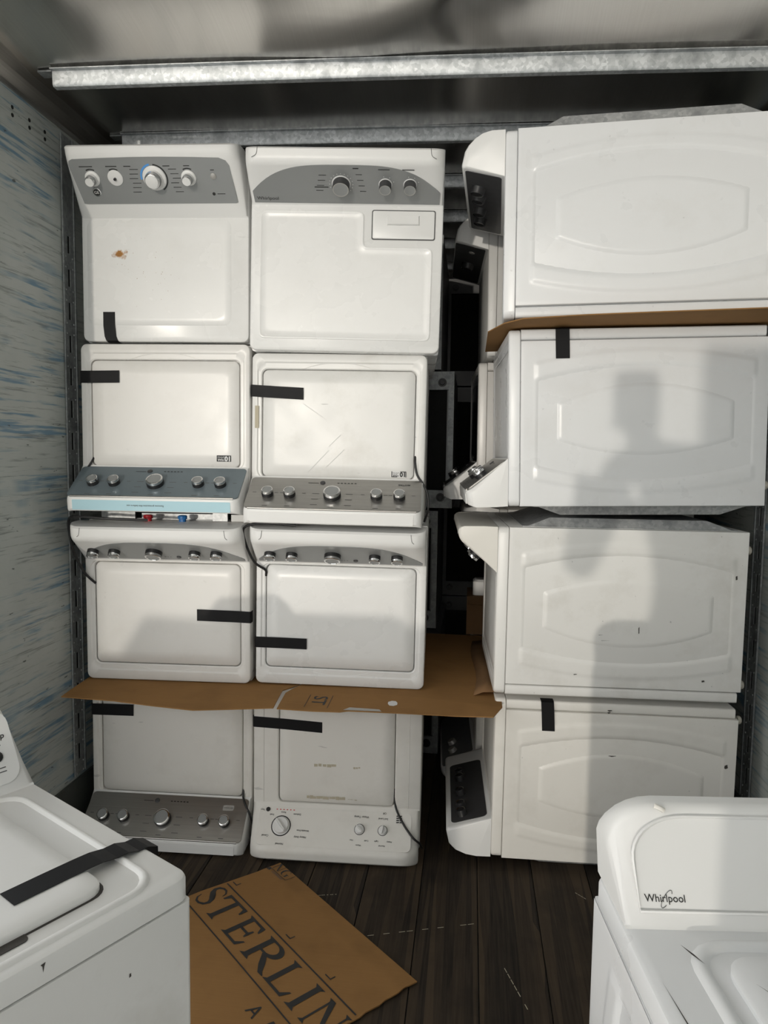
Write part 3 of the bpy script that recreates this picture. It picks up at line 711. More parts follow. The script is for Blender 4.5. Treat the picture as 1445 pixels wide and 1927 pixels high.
# ---- left column, third from the floor
W, D, H = W0, D0, H0
q = (-1.379, 2.674, 1.340, 0.10, -0.11)
r, F_ = appliance('washing_machine', 'white washer with blue film over its dark control strip', LEFT, M_back(W, D, H, *q), W, D, H, 'enamel_b', 'M', LID)
panel_M(F_, 'film_dark', 'film_blue')
bk = lambda u, v, n=0.0: (W0/2-u, D0-v, H0+n)
sticker(r, H-0.003, W/2-0.565, D-0.205, 0.056, 0.024)
tape(r, [bk(-0.003, 0.512, -0.03), bk(-0.003, 0.512, -0.004), bk(0.001, 0.513, 0.0012), bk(0.03, 0.513, 0.0012), bk(0.155, 0.515, 0.001)], (0, 0.0235, 0))
cord(r, [bk(0.044, 0.20, -0.008), bk(0.040, 0.185, 0.002), bk(0.028, 0.165, 0.006), bk(0.010, 0.140, 0.006)])
text_on(F_.T, r, 'Remove protective film before use', 0.010, 0.02, F_.Tl*0.55, 'ink_grey', 0, 0.0022)

# ---- second column, third from the floor
q = (-0.708, 2.678, 1.308, 0.0, -0.50)
r, F_ = appliance('washing_machine', 'white washer with brushed steel control strip and scratched lid', LEFT, M_back(W, D, H, *q), W, D, H, 'enamel_c', 'M', LID, back=0.0)
panel_M(F_, 'stainless')
sticker(r, H-0.003, W/2-0.570, D-0.190, 0.056, 0.022, False)
tape(r, [bk(-0.003, 0.497, -0.03), bk(-0.003, 0.497, -0.004), bk(0.001, 0.497, 0.0012), bk(0.10, 0.492, 0.0012), bk(0.200, 0.488, 0.001)], (0, 0.0225, 0))
cord(r, [bk(0.632, 0.26, -0.008), bk(0.631, 0.235, 0.0), bk(0.640, 0.19, 0.006), bk(0.667, 0.15, 0.010), bk(0.683, 0.11, 0.015), bk(0.685, 0.06, 0.02), bk(0.672, 0.012, 0.0)])
b = MB(); b.box(W/2-0.028, W/2-0.013, D-0.44, D-0.355, H+0.0002, H+0.0008); b.build('residue_mark', 'adhesive', r)
text_on(F_.P, r, 'MAYTAG', 0.011, -0.26, F_.L*0.17, 'ink', 0.0003)
sc = MB()
for (a0, b0, a1, b1) in ((0.20, 0.45, 0.275, 0.40), (0.22, 0.19, 0.30, 0.275), (0.29, 0.21, 0.36, 0.28), (0.30, 0.29, 0.345, 0.335)):
    p0, p1 = Vector(bk(a0, b0, -0.0004)), Vector(bk(a1, b1, -0.0004)); s_ = Vector((-(p1-p0).y, (p1-p0).x, 0)).normalized()*0.0007
    sc.add([p0-s_, p1-s_, p1+s_, p0+s_], [(0, 1, 2, 3)])
sc.build('scratch_mark', 'ink_pale', r)['kind'] = 'stuff'

# ---- left column, second from the floor
q = (-1.381, 2.683, 0.653, 0.22, 0.02)
LID2 = (-0.296, 0.296, 0.066, 0.478, 0.022)
r, F_ = appliance('washing_machine', 'white washer with red and blue water inlets on its upturned back', LEFT, M_front(W, D, H, *q), W, D, H, 'enamel_b', 'W', LID2, back=0.006)
panel_W(F_)
ft = lambda u, v, n=0.0: (u-W0/2, v, H0+n)
tape(r, [ft(0.454, 0.272, 0.001), ft(0.60, 0.270, 0.0012), ft(0.666, 0.268, 0.0012), ft(0.670, 0.268, -0.003), ft(0.670, 0.268, -0.03)], (0, 0.0230, 0))
cord(r, [ft(0.30, 0.655, 0.10), ft(0.16, 0.660, 0.125), ft(0.03, 0.665, 0.12), ft(-0.010, 0.645, 0.10), ft(-0.012, 0.56, 0.08), ft(-0.010, 0.50, 0.05), ft(0.012, 0.43, 0.02), ft(0.040, 0.388, -0.006)], 0.005)
for x, mt in ((0.253-W/2, 'red_cap'), (0.392-W/2, 'blue_cap')):
    b = MB(); b.lathe([(0.014, 0), (0.014, 0.010), (0.018, 0.011), (0.018, 0.022), (0.014, 0.025), (0.001, 0.025)], (x, D, H-0.02), (0, 1, 0), 12); b.build('inlet_cap', mt, r, 30)
b = MB(); b.box(-0.30, -0.16, D+0.001, D+0.03, H-0.09, H-0.08); b.box(-0.14, 0.16, D+0.001, D+0.024, H-0.11, H-0.10); b.box(0.17, 0.23, D+0.001, D+0.035, H-0.06, H-0.05); b.build('rear_bracket', 'galv_back', r)['kind'] = 'stuff'
b = MB(); b.box(0.245, 0.31, D+0.001, D+0.028, H-0.06, H-0.05); b.build('rear_cover', 'plastic_white', r)

# ---- second column, second from the floor
q = (-0.695, 2.692, 0.657, -0.06, -0.47)
r, F_ = appliance('washing_machine', 'white washer with grey arched panel directly below the brushed steel control strip', LEFT, M_front(W, D, H, *q), W, D, H, 'enamel_a', 'W', LID2, back=0.006)
panel_W(F_)
tape(r, [ft(-0.003, 0.166, -0.03), ft(-0.003, 0.166, -0.004), ft(0.001, 0.166, 0.0012), ft(0.10, 0.166, 0.0012), ft(0.204, 0.165, 0.001)], (0, 0.0215, 0))
cord(r, [ft(0.18, 0.645, 0.12), ft(0.06, 0.650, 0.125), ft(-0.02, 0.63, 0.10), ft(-0.028, 0.57, 0.06), ft(0.0, 0.49, 0.03), ft(0.037, 0.455, 0.002), ft(0.038, 0.43, -0.008)], 0.005)
b = MB(); b.box(-0.25, 0.25, D+0.001, D+0.006, H-0.09, H-0.07); b.build('rear_bracket', 'chrome', r)

# ---- left column, bottom
q = (-1.383, 2.715, 0.004, -0.05, -0.3)
r, F_ = appliance('washing_machine', 'white washer on the floor with brushed steel control strip in shade', LEFT, M_back(W, D, H, *q), W, D, H, 'enamel_d', 'M', LID, back=0.0)
panel_M(F_, 'stainless')
tape(r, [bk(-0.003, 0.511, -0.03), bk(-0.003, 0.511, -0.004), bk(0.001, 0.511, 0.0012), bk(0.08, 0.512, 0.0012), bk(0.175, 0.513, 0.001)], (0, 0.0235, 0))
cord(r, [bk(0.630, 0.20, -0.008), bk(0.632, 0.175, 0.006), bk(0.650, 0.150, 0.030), bk(0.673, 0.115, 0.045), bk(0.680, 0.05, 0.02)])
plate(F_, 'badge', rrect2(-0.27, -0.225, F_.L*0.18, F_.L*0.30, 0.003), 'panel_silver', 0.0022)
text_on(F_.P, r, 'CENTENNIAL', 0.0065, -0.2475, F_.L*0.24, 'ink', 0, 0.0026)

# ---- second column, bottom: white console, three dials
q = (-0.699, 2.672, 0.004, 0.0, -0.2)
LIDK = (-0.232, 0.232, 0.066, 0.462, 0.020)
r, F_ = appliance('washing_machine', 'old white washer with plain white console and three white dials', LEFT, M_back(W, D, H, *q), W, D, H, 'enamel_d', 'K', LIDK, back=0.0, recess=False, scoop=False)
L = F_.L
plate(F_, 'control_panel', rrect2(-F_.hw+0.03, F_.hw-0.03, 0.012, L-0.018, 0.02), 'enamel_d', 0.0010)
kx = [(0.208, L*0.48, 0.031), (-0.100, L*0.47, 0.0165), (-0.190, L*0.47, 0.0155)]
for x, s, rd in kx: knob(F_, x, s, rd, 'white')
dot(F_, 0.268, L*0.14, 0.0085, 'black'); marks(F_, [(0.232-k*0.0135, L*0.13, 0.006, 0.003) for k in range(6)], 'red_cap', 'indicator_lights')
P_ = F_.P
for t, x, s, sz in (('Normal', 0.205, L*0.86, 0.010), ('Heavy Duty', 0.128, L*0.70, 0.010), ('Wrinkle Free', 0.120, L*0.56, 0.009), ('Casual', 0.265, L*0.70, 0.010), ('Delicate', 0.150, L*0.22, 0.009), ('Rinse', 0.205, L*0.19, 0.009), ('Soak', 0.250, L*0.25, 0.009), ('Water Temp', -0.105, L*0.20, 0.011), ('Hot', -0.072, L*0.70, 0.008), ('Warm', -0.100, L*0.80, 0.008), ('Cold', -0.130, L*0.70, 0.008), ('Soil Level', -0.190, L*0.22, 0.010), ('Light', -0.168, L*0.70, 0.008), ('Normal', -0.190, L*0.79, 0.008), ('Heavy', -0.218, L*0.70, 0.008), ('Off', -0.195, L*0.10, 0.010), ('Start', 0.290, L*0.15, 0.008)):
    text_on(P_, r, t, sz, x, s, 'ink', 0.0001)
b = MB()
for k in range(4):
    s0 = L*(0.13+0.045*k)
    for (xa, xb_) in ((-0.263, -0.254), (-0.252, -0.241)):
        b.add([P_(xa, s0, 0.0022), P_(xb_, s0+0.001, 0.0022), P_(xb_, s0+0.0055, 0.0022), P_(xa, s0+0.0045, 0.0022)], [(0, 1, 2, 3)])
b.build('logo_mark', 'ink', r)['kind'] = 'stuff'
tape(r, [bk(-0.003, 0.503, -0.03), bk(-0.003, 0.503, -0.004), bk(0.001, 0.503, 0.0015), bk(0.13, 0.498, 0.0015), bk(0.275, 0.490, 0.0015)], (0, 0.0215, 0))
cord(r, [bk(0.567, 0.25, -0.010), bk(0.567, 0.20, -0.004), bk(0.575, 0.170, 0.008), bk(0.605, 0.135, 0.048), bk(0.640, 0.105, 0.080), bk(0.668, 0.075, 0.070), bk(0.676, 0.03, 0.02)])
b = MB(); random.seed(3)
for u0, u1, v0, v1, nn_ in ((0.216, 0.37, 0.198, 0.212, 12), (0.38, 0.416, 0.199, 0.206, 4), (0.244, 0.33, 0.330, 0.345, 5), (0.40, 0.43, 0.328, 0.338, 3)):
    for k in range(nn_):
        ua = u0+(u1-u0)*k/nn_; ub = ua+(u1-u0)/nn_*random.uniform(0.7, 1.15); va = v0+random.uniform(0, 0.003); vb = v1-random.uniform(0, 0.004)
        b.add([bk(ua, va, 0.0016), bk(ub, va+random.uniform(-.001, .001), 0.0016), bk(ub, vb, 0.0016), bk(ua, vb, 0.0016)], [(0, 1, 2, 3)])
b.build('label_residue', 'adhesive', r)['kind'] = 'stuff'
for xx in (0.042, 0.619):
    b = MB(); b.tube([bk(xx, 0.17, -0.0008), bk(xx, 0.62, -0.0008)], 0.0018, 6); b.build('pressed_bead', 'enamel_d', r, 60)

# ---- right column
Wr, Dr, Hs = 0.665, 0.621, 0.840
Hr = Hs+0.042
LIDR = (-0.29, 0.29, 0.06, 0.46, 0.02)
# top
r, F_ = appliance('clothes_dryer', 'white dryer lying on its side, topmost in the right column under the roof', RIGHT, M_rtop(Wr, Dr, Hs, 0.263, 2.462, 2.036, -5.0, 0.6), Wr, Dr, Hr, 'enamel_cool', 'D', None, back=0.050, emb=1, category='dryer')
plate(F_, 'control_panel', rrect2(-F_.hw+0.022, F_.hw-0.022, 0.008, F_.L-0.012, 0.012), 'panel_dark', 0.0016)
for x in (0.17, 0.09, -0.05, -0.16): knob(F_, x, F_.L*0.62, 0.026, 'black', 0.024)
# third from the floor
r, F_ = appliance('washing_machine', 'white washer on its side directly under the cardboard strip, taped at its upper edge', RIGHT, M_rbot(Wr, Dr, Hs, 0.305, 2.529, 1.389, 0.0, 1.2), Wr, Dr, Hr, 'enamel_cool', 'M', LIDR, back=0.034, emb=-1)
panel_M(F_, 'stainless')
rb_ = lambda u, v, n=0.0: (-Wr/2-n, Dr-v, Hs-u)
tape(r, [rb_(0.141, 0.622, -0.03), rb_(0.141, 0.622, -0.003), rb_(0.141, 0.618, 0.0055), rb_(0.142, 0.58, 0.0045), rb_(0.1435, 0.517, 0.0052)], (0, 0, 0.0240))
# second
r, F_ = appliance('washing_machine', 'white washer on its side with small black nicks, second from the floor', RIGHT, M_rtop(Wr, Dr, Hs, 0.274, 2.565, 0.690, -0.12, -0.15), Wr, Dr, Hr, 'enamel_c', 'V', LIDR, back=0.034, emb=1)
panel_W(F_, 'panel_grey')
rt_ = lambda u, v, n=0.0: (Wr/2+n, v, Hs-u)
b = MB()
for u, v, w_, h in ((0.246, 0.085, 0.012, 0.004), (0.47, 0.245, 0.003, 0.026), (0.33, 0.235, 0.016, 0.002), (0.34, 0.215, 0.03, 0.0015), (0.70, 0.075, 0.01, 0.008), (0.80, 0.45, 0.006, 0.016), (0.13, 0.40, 0.004, 0.01), (0.76, 0.17, 0.005, 0.012)):
    z_ = barrel_h(u/Hs, 1-v/Dr)+0.0022; b.add([rt_(u, v, z_), rt_(u+w_, v+0.002, z_), rt_(u+w_*0.8, v+h, z_), rt_(u-0.001, v+h*0.8, z_)], [(0, 1, 2, 3)])
b.build('nick_mark', 'scrape_or_slot', r)['kind'] = 'stuff'
# bottom
r, F_ = appliance('washing_machine', 'white washer on its side resting on the floor with a dark knob panel', RIGHT, M_rbot(Wr, Dr, Hs, 0.282, 2.601, 0.038, -0.57, -0.3), Wr, Dr, Hr, 'enamel_d', 'F1', LIDR, back=0.034, emb=-1)
plate(F_, 'control_panel', rrect2(-F_.hw+0.03, F_.hw-0.12, 0.012, F_.L-0.022, 0.02), 'panel_dark', 0.0016)
for x in (-0.25, -0.19, -0.08, 0.05, 0.10): knob(F_, x, F_.L*0.62, 0.020, 'black', 0.024)
tape(r, [rb_(0.150, 0.622, -0.03), rb_(0.150, 0.622, -0.003), rb_(0.150, 0.618, 0.0055), rb_(0.153, 0.58, 0.005), rb_(0.157, 0.509, 0.0055)], (0, 0, 0.0235))
b = MB()
for u, v, w_, h in ((0.798, 0.40, 0.013, 0.014), (0.34, 0.475, 0.05, 0.002), (0.36, 0.462, 0.05, 0.003), (0.38, 0.425, 0.03, 0.0015), (0.37, 0.588, 0.012, 0.003), (0.37, 0.596, 0.018, 0.003)):
    z_ = barrel_h(u/Hs, v/Dr)+0.0024; b.add([rb_(u, v, z_), rb_(u+w_*0.4, v-0.003, z_), rb_(u+w_, v+0.001, z_), rb_(u+w_*0.8, v+h, z_), rb_(u+0.001, v+h*0.7, z_)], [(0, 1, 2, 3, 4)])
b.build('nick_mark', 'scrape_or_slot', r)['kind'] = 'stuff'

# ---- second layer, seen through the gap between the columns
GAP = 'appliances stacked deeper in the trailer, seen through the gap'
def lid_black(F_): pass
r, F_ = appliance('clothes_dryer', 'appliance with a charcoal console and a pale badge, behind the topmost right dryer', GAP, M_rtop(Wr, Dr, Hs, 0.262, 3.20, 2.005, 0, 0.3), Wr, Dr, Hr, 'enamel_c', 'D', None, back=0, category='dryer')
plate(F_, 'control_panel', rrect2(-F_.hw+0.03, F_.hw-0.022, 0.008, F_.L-0.004, 0.01), 'panel_dark', 0.0016)
dot(F_, 0.22, F_.L*0.45, 0.014, 'panel_silver'); knob(F_, 0.02, F_.L*0.5, 0.03, 'black')
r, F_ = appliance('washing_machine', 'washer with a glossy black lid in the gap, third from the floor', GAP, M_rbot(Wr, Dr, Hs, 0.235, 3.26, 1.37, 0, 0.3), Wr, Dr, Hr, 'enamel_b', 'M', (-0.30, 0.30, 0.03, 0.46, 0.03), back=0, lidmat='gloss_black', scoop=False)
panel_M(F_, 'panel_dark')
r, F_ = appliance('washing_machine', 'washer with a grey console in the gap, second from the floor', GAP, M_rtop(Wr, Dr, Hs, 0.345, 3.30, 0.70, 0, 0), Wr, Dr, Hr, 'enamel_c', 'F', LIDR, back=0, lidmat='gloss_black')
plate(F_, 'control_panel', rrect2(-F_.hw+0.03, F_.hw-0.03, 0.012, F_.L-0.022, 0.02), 'panel_mid', 0.0016)
r, F_ = appliance('washing_machine', 'washer with two silver knobs on a grey panel, at floor level in the gap', GAP, M_rbot(Wr, Dr, Hs, 0.262, 3.31, 0.004, 0, 0), Wr, Dr, Hr, 'enamel_d', 'F', LIDR, back=0)
plate(F_, 'control_panel', rrect2(-F_.hw+0.02, F_.hw-0.03, 0.008, F_.L-0.012, 0.02), 'panel_mid', 0.0016)
for x in (-0.20, -0.10): knob(F_, x, F_.L*0.6, 0.022, 'silver', 0.02)
# a washer with its open underside towards the gap
def underside(x1, z0, wd, ht, y, label, dark=True):
    root = empty('washing_machine', Matrix.Translation((x1-wd/2, y, z0))); tag(root, label, 'washing machine', GAP)
    hw = wd/2; t = 0.035
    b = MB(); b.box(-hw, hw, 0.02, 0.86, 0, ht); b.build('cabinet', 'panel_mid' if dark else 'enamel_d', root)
    b = MB(); b.box(-hw, -hw+t, 0, 0.02, 0, ht); b.box(hw-t*0.8, hw, 0, 0.02, 0, ht); b.box(-hw+t, hw-t*0.8, 0, 0.02, 0, t*2.6); b.box(-hw+t, hw-t*0.8, 0, 0.02, ht-t*2.6, ht); b.build('base_frame', 'galv_dark' if y < 4 else 'panel_dark', root)  # rearmost frames coloured darker for the shade in the gap
    b = MB(); b.box(-hw+t, hw-t, 0.0195, 0.0205, t*2.5, ht-t*2.5); b.build('base_shade', 'hole', root)  # black sheet painted for the shade inside the base
    for fx in (-hw+0.06, hw-0.06):
        for fz in (0.055, ht-0.055):
            b = MB(); b.lathe([(0.022, 0.001), (0.022, -0.002), (0.014, -0.002), (0.012, -0.012), (0.001, -0.012)], (fx, 0, fz), (0, 1, 0), 14); b.build('foot_socket', 'black', root, 30)
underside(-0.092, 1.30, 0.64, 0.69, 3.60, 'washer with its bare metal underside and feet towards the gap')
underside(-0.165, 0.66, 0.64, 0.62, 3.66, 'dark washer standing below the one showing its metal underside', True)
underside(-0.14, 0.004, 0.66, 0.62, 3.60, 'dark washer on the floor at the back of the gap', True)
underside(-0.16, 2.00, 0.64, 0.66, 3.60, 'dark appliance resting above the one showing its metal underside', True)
for k_, (z_, lab_) in enumerate(((0.004, 'added dark box at floor level, filling the gap with shade'), (0.67, 'added dark box second from the floor, filling the gap with shade'), (1.34, 'added dark box third from the floor, filling the gap with shade'), (2.01, 'added dark box on top, filling the gap with shade'))):
    underside(0.42, z_, 0.60, 0.66, 4.52, lab_)  # dark boxes added to close the gap, their colour standing for shade
# cardboard in the gap, between and under things
def sheet(name, label, outline, z, th, mat='card', warp=None, group=None, parent_mat=None):
    bm = bmesh.new()
    n = len(outline); vs = [bm.verts.new((x, y, 0)) for x, y in outline]; f = bm.faces.new(vs)
    bmesh.ops.triangulate(bm, faces=[f]); bmesh.ops.subdivide_edges(bm, edges=bm.edges[:], cuts=3, use_grid_fill=True)
    for v in bm.verts: v.co.z = z+(warp(v.co.x, v.co.y) if warp else 0)
    r_ = bmesh.ops.extrude_face_region(bm, geom=bm.faces[:])
    for e_ in r_['geom']:
        if isinstance(e_, bmesh.types.BMVert): e_.co.z += th
    bmesh.ops.recalc_face_normals(bm, faces=bm.faces)
    me = bpy.data.meshes.new(name); bm.to_mesh(me); bm.free(); me.materials.append(M[mat])
    o = bpy.data.objects.new(name, me); COL.objects.link(o)
    if label: tag(o, label, 'cardboard', group)
    return o
CG = 'flattened cardboard sheets'
def warpA(x, y):
    t = max(0.0, 2.60-y); return -0.10*t*t-0.010*math.sin((x+1.5)*3.2)*t/0.2
fr = [(-1.505, 2.41), (-1.30, 2.415), (-1.15, 2.40), (-0.98, 2.385), (-0.80, 2.415), (-0.694, 2.432)]
sheet('cardboard_sheet', 'cardboard sheet jutting out under the left washer, ending in a point at the wall', fr+[(-0.700, 2.52), (-0.705, 2.60), (-0.66, 2.68), (-0.66, 3.30), (-1.45, 3.30), (-1.52, 2.66)], 0.6470, 0.0040, 'card', warpA, CG)
def warpB(x, y):
    t = max(0.0, 2.62-y); return -0.06*t
fr = [(-0.682, 2.435), (-0.55, 2.432), (-0.45, 2.438), (-0.42, 2.452), (-0.20, 2.458), (-0.03, 2.46), (0.10, 2.470)]
o = sheet('cardboard_sheet', 'cardboard sheet with a small hole and printed letter, reaching back into the gap', fr+[(0.135, 2.56), (0.135, 3.58), (-0.62, 3.58), (-0.65, 2.68), (-0.688, 2.58)], 0.6475, 0.0036, 'card', warpB, CG)
zt_ = lambda x, y, n: Vector((x, y, 0.6475+0.0036+warpB(x, y)+n))
text_on(lambda a, b_, n: zt_(-0.545+b_, 2.525-a, n), o, 'ST', 0.075, 0, 0, 'ink', 0.0006, 0.0012)
b = MB()
for (xa, xb_) in ((-0.588, -0.586), (-0.502, -0.500)):
    b.add([zt_(xa, 2.46, 0.001), zt_(xb_, 2.46, 0.001), zt_(xb_, 2.575, 0.001), zt_(xa, 2.575, 0.001)], [(0, 1, 2, 3)])
b.build('printed_lines', 'ink', o)['kind'] = 'stuff'
b = MB(); b.add([zt_(-0.268+0.018*math.cos(k*0.7854+0.3)*(1+0.12*(k % 2)), 2.535+0.024*math.sin(k*0.7854+0.3), 0.001) for k in range(8)], [tuple(range(8))]); b.build('torn_hole', 'ink_pale', o)
b = MB(); b.add([zt_(-0.44, 2.453, 0.001), zt_(-0.30, 2.458, 0.001), zt_(-0.31, 2.475, 0.001), zt_(-0.42, 2.478, 0.001)], [(0, 1, 2, 3)]); b.build('tape_scrap', 'panel_silver', o)
def warpC(x, y):
    t = max(0.0, 2.62-y); return 0.004*math.sin(5*x)-0.02*t
sheet('cardboard_sheet', 'cardboard strip squeezed under the topmost right dryer', [(0.050, 2.62), (0.10, 2.46), (0.16, 2.385), (0.35, 2.36), (0.60, 2.345), (0.80, 2.335), (1.02, 2.33), (1.03, 3.1), (0.05, 3.1)], 2.0150, 0.0036, 'card', lambda x, y: 0.0215*(x-0.13)/0.86+warpC(x, y)*0.4, CG)
# bent flap and carton in the gap
fl_ = MB(); k = 9; vs = []
for i in range(k):
    t = i/(k-1); y = 2.66+0.80*t; x = 0.030+0.012*math.sin(6*t)+0.02*t*0
    vs += [(x, y, 0.6525), (x+0.035+0.01*math.sin(9*t), y, 0.668+0.012*math.sin(5*t)), (0.128, y, 0.672+0.006*math.sin(7*t))]
fl_.add(vs, [(3*i+j, 3*i+j+1, 3*i+j+4, 3*i+j+3) for i in range(k-1) for j in range(2)])
o = fl_.build('cardboard_flap', 'card_dark', None, 50); so_ = o.modifiers.new('thickness', 'SOLIDIFY'); so_.thickness = 0.003
tag(o, 'buckled cardboard flap lying against the right column in the gap', 'cardboard', CG)
bx = empty('cardboard_box', Matrix.Translation((0.065, 3.62, 0.645))); tag(bx, 'small worn cardboard box standing at the back of the gap', 'box')
b = MB(); b.box(-0.07, 0.055, 0, 0.25, 0, 0.20); b.build('carton', 'card_dark', bx)
b = MB(); b.add([(-0.07, -0.001, 0.20), (0.055, -0.001, 0.20), (0.06, -0.045, 0.165), (-0.065, -0.04, 0.17), (-0.07, 0.003, 0.20), (0.055, 0.003, 0.20), (0.06, -0.042, 0.162), (-0.065, -0.037, 0.167)], [(0, 1, 2, 3), (4, 7, 6, 5), (0, 3, 7, 4), (1, 5, 6, 2), (2, 6, 7, 3)]); b.build('carton_flap', 'card_dark', bx)
b = MB(); b.loft([rr(-0.04, 0.04, 0.03, 0.14, 0.02, z) for z in (0.2, 0.27)]+[rr(-0.03, 0.03, 0.04, 0.13, 0.02, 0.28)]); o = b.build('plastic_cap', 'plastic_white', None, 40)
o.matrix_world = Matrix.Translation((0.065, 3.62, 0.645)); tag(o, 'white plastic cover lying on the small cardboard box', 'cover')

# ------------------------------------------------------------------ printed cardboard on the floor
Bc = Vector((-0.619, 2.443, 0)); e1 = Vector((0.7252, -0.6886, 0)); e2 = Vector((-0.6886, -0.7252, 0))
board = empty('cardboard_sheet', None); tag(board, 'large printed cardboard sheet lying on the dark plank floor', 'cardboard', CG)
board.location = Bc
def bp(a, b_, n=0.0):
    sag = 0.004*math.sin(a*5)*math.sin(b_*4)+(0.004 if abs(b_-0.06) < 0.02 else 0.0)
    return e1*a+e2*b_+Vector((0, 0, 0.0085+sag*0.5+n))
bb = MB(); na, nb = 34, 26; vs = []
for n_ in (0.0, -0.004):
    for i in range(na+1):
        for j in range(nb+1):
            a = -0.119+(0.683+0.119)*i/na; b_ = 0.62*j/nb
            if i == na: a -= 0.0022*((j*7) % 3)
            if i == 0: a += 0.03*(1-j/nb*2) if j < nb/2 else 0
            vs.append(bp(a, b_, n_))
q_ = (na+1)*(nb+1); fs = []
for i in range(na):
    for j in range(nb):
        p0 = i*(nb+1)+j; fs += [(p0, p0+1, p0+nb+2, p0+nb+1), (q_+p0, q_+p0+nb+1, q_+p0+nb+2, q_+p0+1)]
for i in range(na):
    for j in (0, nb):
        p0 = i*(nb+1)+j; p1 = p0+nb+1; fs.append((p0, p1, q_+p1, q_+p0))
for j in range(nb):
    for i in (0, na):
        p0 = i*(nb+1)+j; fs.append((p0, p0+1, q_+p0+1, q_+p0))
bb.add(vs, fs); bb.build('board', 'card', board, 40)
# serif capitals drawn as strokes, unit cap height
def stroke(pts, ws):
    L_, R_ = [], []; P = [Vector((x, y)) for x, y in pts]
    for i, p in enumerate(P):
        d = (P[min(i+1, len(P)-1)]-P[max(i-1, 0)]).normalized(); n = Vector((-d.y, d.x)); h = ws[i]/2 if isinstance(ws, (list, tuple)) else ws/2
        L_.append(p+n*h); R_.append(p-n*h)
    return [[L_[i], L_[i+1], R_[i+1], R_[i]] for i in range(len(P)-1)]
def poly(*p): return [[Vector(q) for q in p]]
def stem(x, w_=0.16, s=0.10):
    a, b_ = x-w_/2, x+w_/2
    return poly((a, 0.05), (b_, 0.05), (b_, 0.95), (a, 0.95))+poly((a-s, 0), (b_+s, 0), (b_+s*0.6, 0.035), (b_, 0.09), (a, 0.09), (a-s*0.6, 0.035))+poly((a-s, 1), (a-s*0.6, 0.965), (a, 0.91), (b_, 0.91), (b_+s*0.6, 0.965), (b_+s, 1))
def arc_pts(cx_, cy_, rx, ry, a0, a1, n=14): return [(cx_+rx*math.cos(R(a0+(a1-a0)*i/n)), cy_+ry*math.sin(R(a0+(a1-a0)*i/n))) for i in range(n+1)]
GL = {}
GL['I'] = (stem(0.2), 0.42)
GL['L'] = (stem(0.2)+poly((0.2, 0), (0.80, 0), (0.90, 0.30), (0.84, 0.28), (0.70, 0.08), (0.2, 0.075)), 0.95)
GL['T'] = (stem(0.47)+poly((0.0, 1.0), (0.94, 1.0), (0.94, 0.92), (0.0, 0.92))+poly((0.0, 1.0), (0.0, 0.72), (0.05, 0.72), (0.14, 0.92), (0.2, 1.0))+poly((0.94, 1.0), (0.94, 0.72), (0.89, 0.72), (0.80, 0.92), (0.74, 1.0)), 1.0)
GL['E'] = (stem(0.2)+poly((0.2, 0), (0.76, 0), (0.86, 0.28), (0.80, 0.27), (0.66, 0.08), (0.2, 0.075))+poly((0.2, 1.0), (0.76, 1.0), (0.80, 0.74), (0.74, 0.75), (0.64, 0.92), (0.2, 0.925))+poly((0.2, 0.47), (0.58, 0.47), (0.62, 0.36), (0.67, 0.36), (0.67, 0.68), (0.62, 0.68), (0.58, 0.55), (0.2, 0.55)), 0.92)
GL['R'] = (stem(0.2)+stroke([(0.2, 0.96)]+arc_pts(0.46, 0.73, 0.28, 0.23, 90, -90)+[(0.2, 0.50)], [0.07, 0.07]+[0.07+0.10*math.sin(math.pi*i/14) for i in range(15)][1:]+[0.07, 0.06])+stroke([(0.46, 0.50), (0.72, 0.22), (0.90, 0.04), (1.04, 0.01)], [0.14, 0.17, 0.12, 0.03]), 1.06)
GL['S'] = (stroke([(0.70, 0.74), (0.66, 0.88), (0.50, 0.965), (0.34, 0.96), (0.20, 0.87), (0.17, 0.74), (0.26, 0.62), (0.45, 0.52), (0.62, 0.42), (0.71, 0.28), (0.66, 0.13), (0.50, 0.04), (0.32, 0.04), (0.17, 0.14), (0.12, 0.30)], [0.02, 0.05, 0.06, 0.08, 0.11, 0.14, 0.17, 0.19, 0.17, 0.14, 0.11, 0.08, 0.07, 0.05, 0.02]), 0.85)
GL['N'] = (stem(0.16, 0.07, 0.10)+poly((0.06, 1.0), (0.28, 1.0), (0.98, 0.0), (0.88, -0.03))+stem(0.93, 0.06, 0.08)[0:1]+stem(0.93, 0.06, 0.10)[2:3], 1.1)
GL['G'] = (stroke([(0.84, 0.72), (0.76, 0.90), (0.55, 0.97), (0.32, 0.90), (0.15, 0.72), (0.12, 0.48), (0.18, 0.24), (0.36, 0.06), (0.58, 0.03), (0.80, 0.10)], [0.02, 0.05, 0.06, 0.10, 0.16, 0.18, 0.16, 0.10, 0.06, 0.05])+poly((0.72, 0.08), (0.88, 0.08), (0.88, 0.42), (0.72, 0.42))+poly((0.60, 0.46), (0.98, 0.46), (0.98, 0.41), (0.60, 0.41)), 1.0)
def glyph(ch, a0, wid, base, cap, name='letter', n=0.0012):
    polys, adv = GL[ch]; sx_ = wid/max(p.x for pg in polys for p in pg); b = MB()
    for pg in polys:
        b.add([bp(a0+p.x*sx_, base-p.y*cap, n) for p in pg], [tuple(range(len(pg)))])
    o_ = b.build(name, 'ink', board)
    return o_
for ch, a0, wid in (('S', -0.112, 0.078), ('T', -0.030, 0.118), ('E', 0.112, 0.108), ('R', 0.240, 0.142), ('L', 0.382, 0.112), ('I', 0.503, 0.048), ('N', 0.575, 0.105)):
    glyph(ch, a0, wid, 0.352, 0.114)
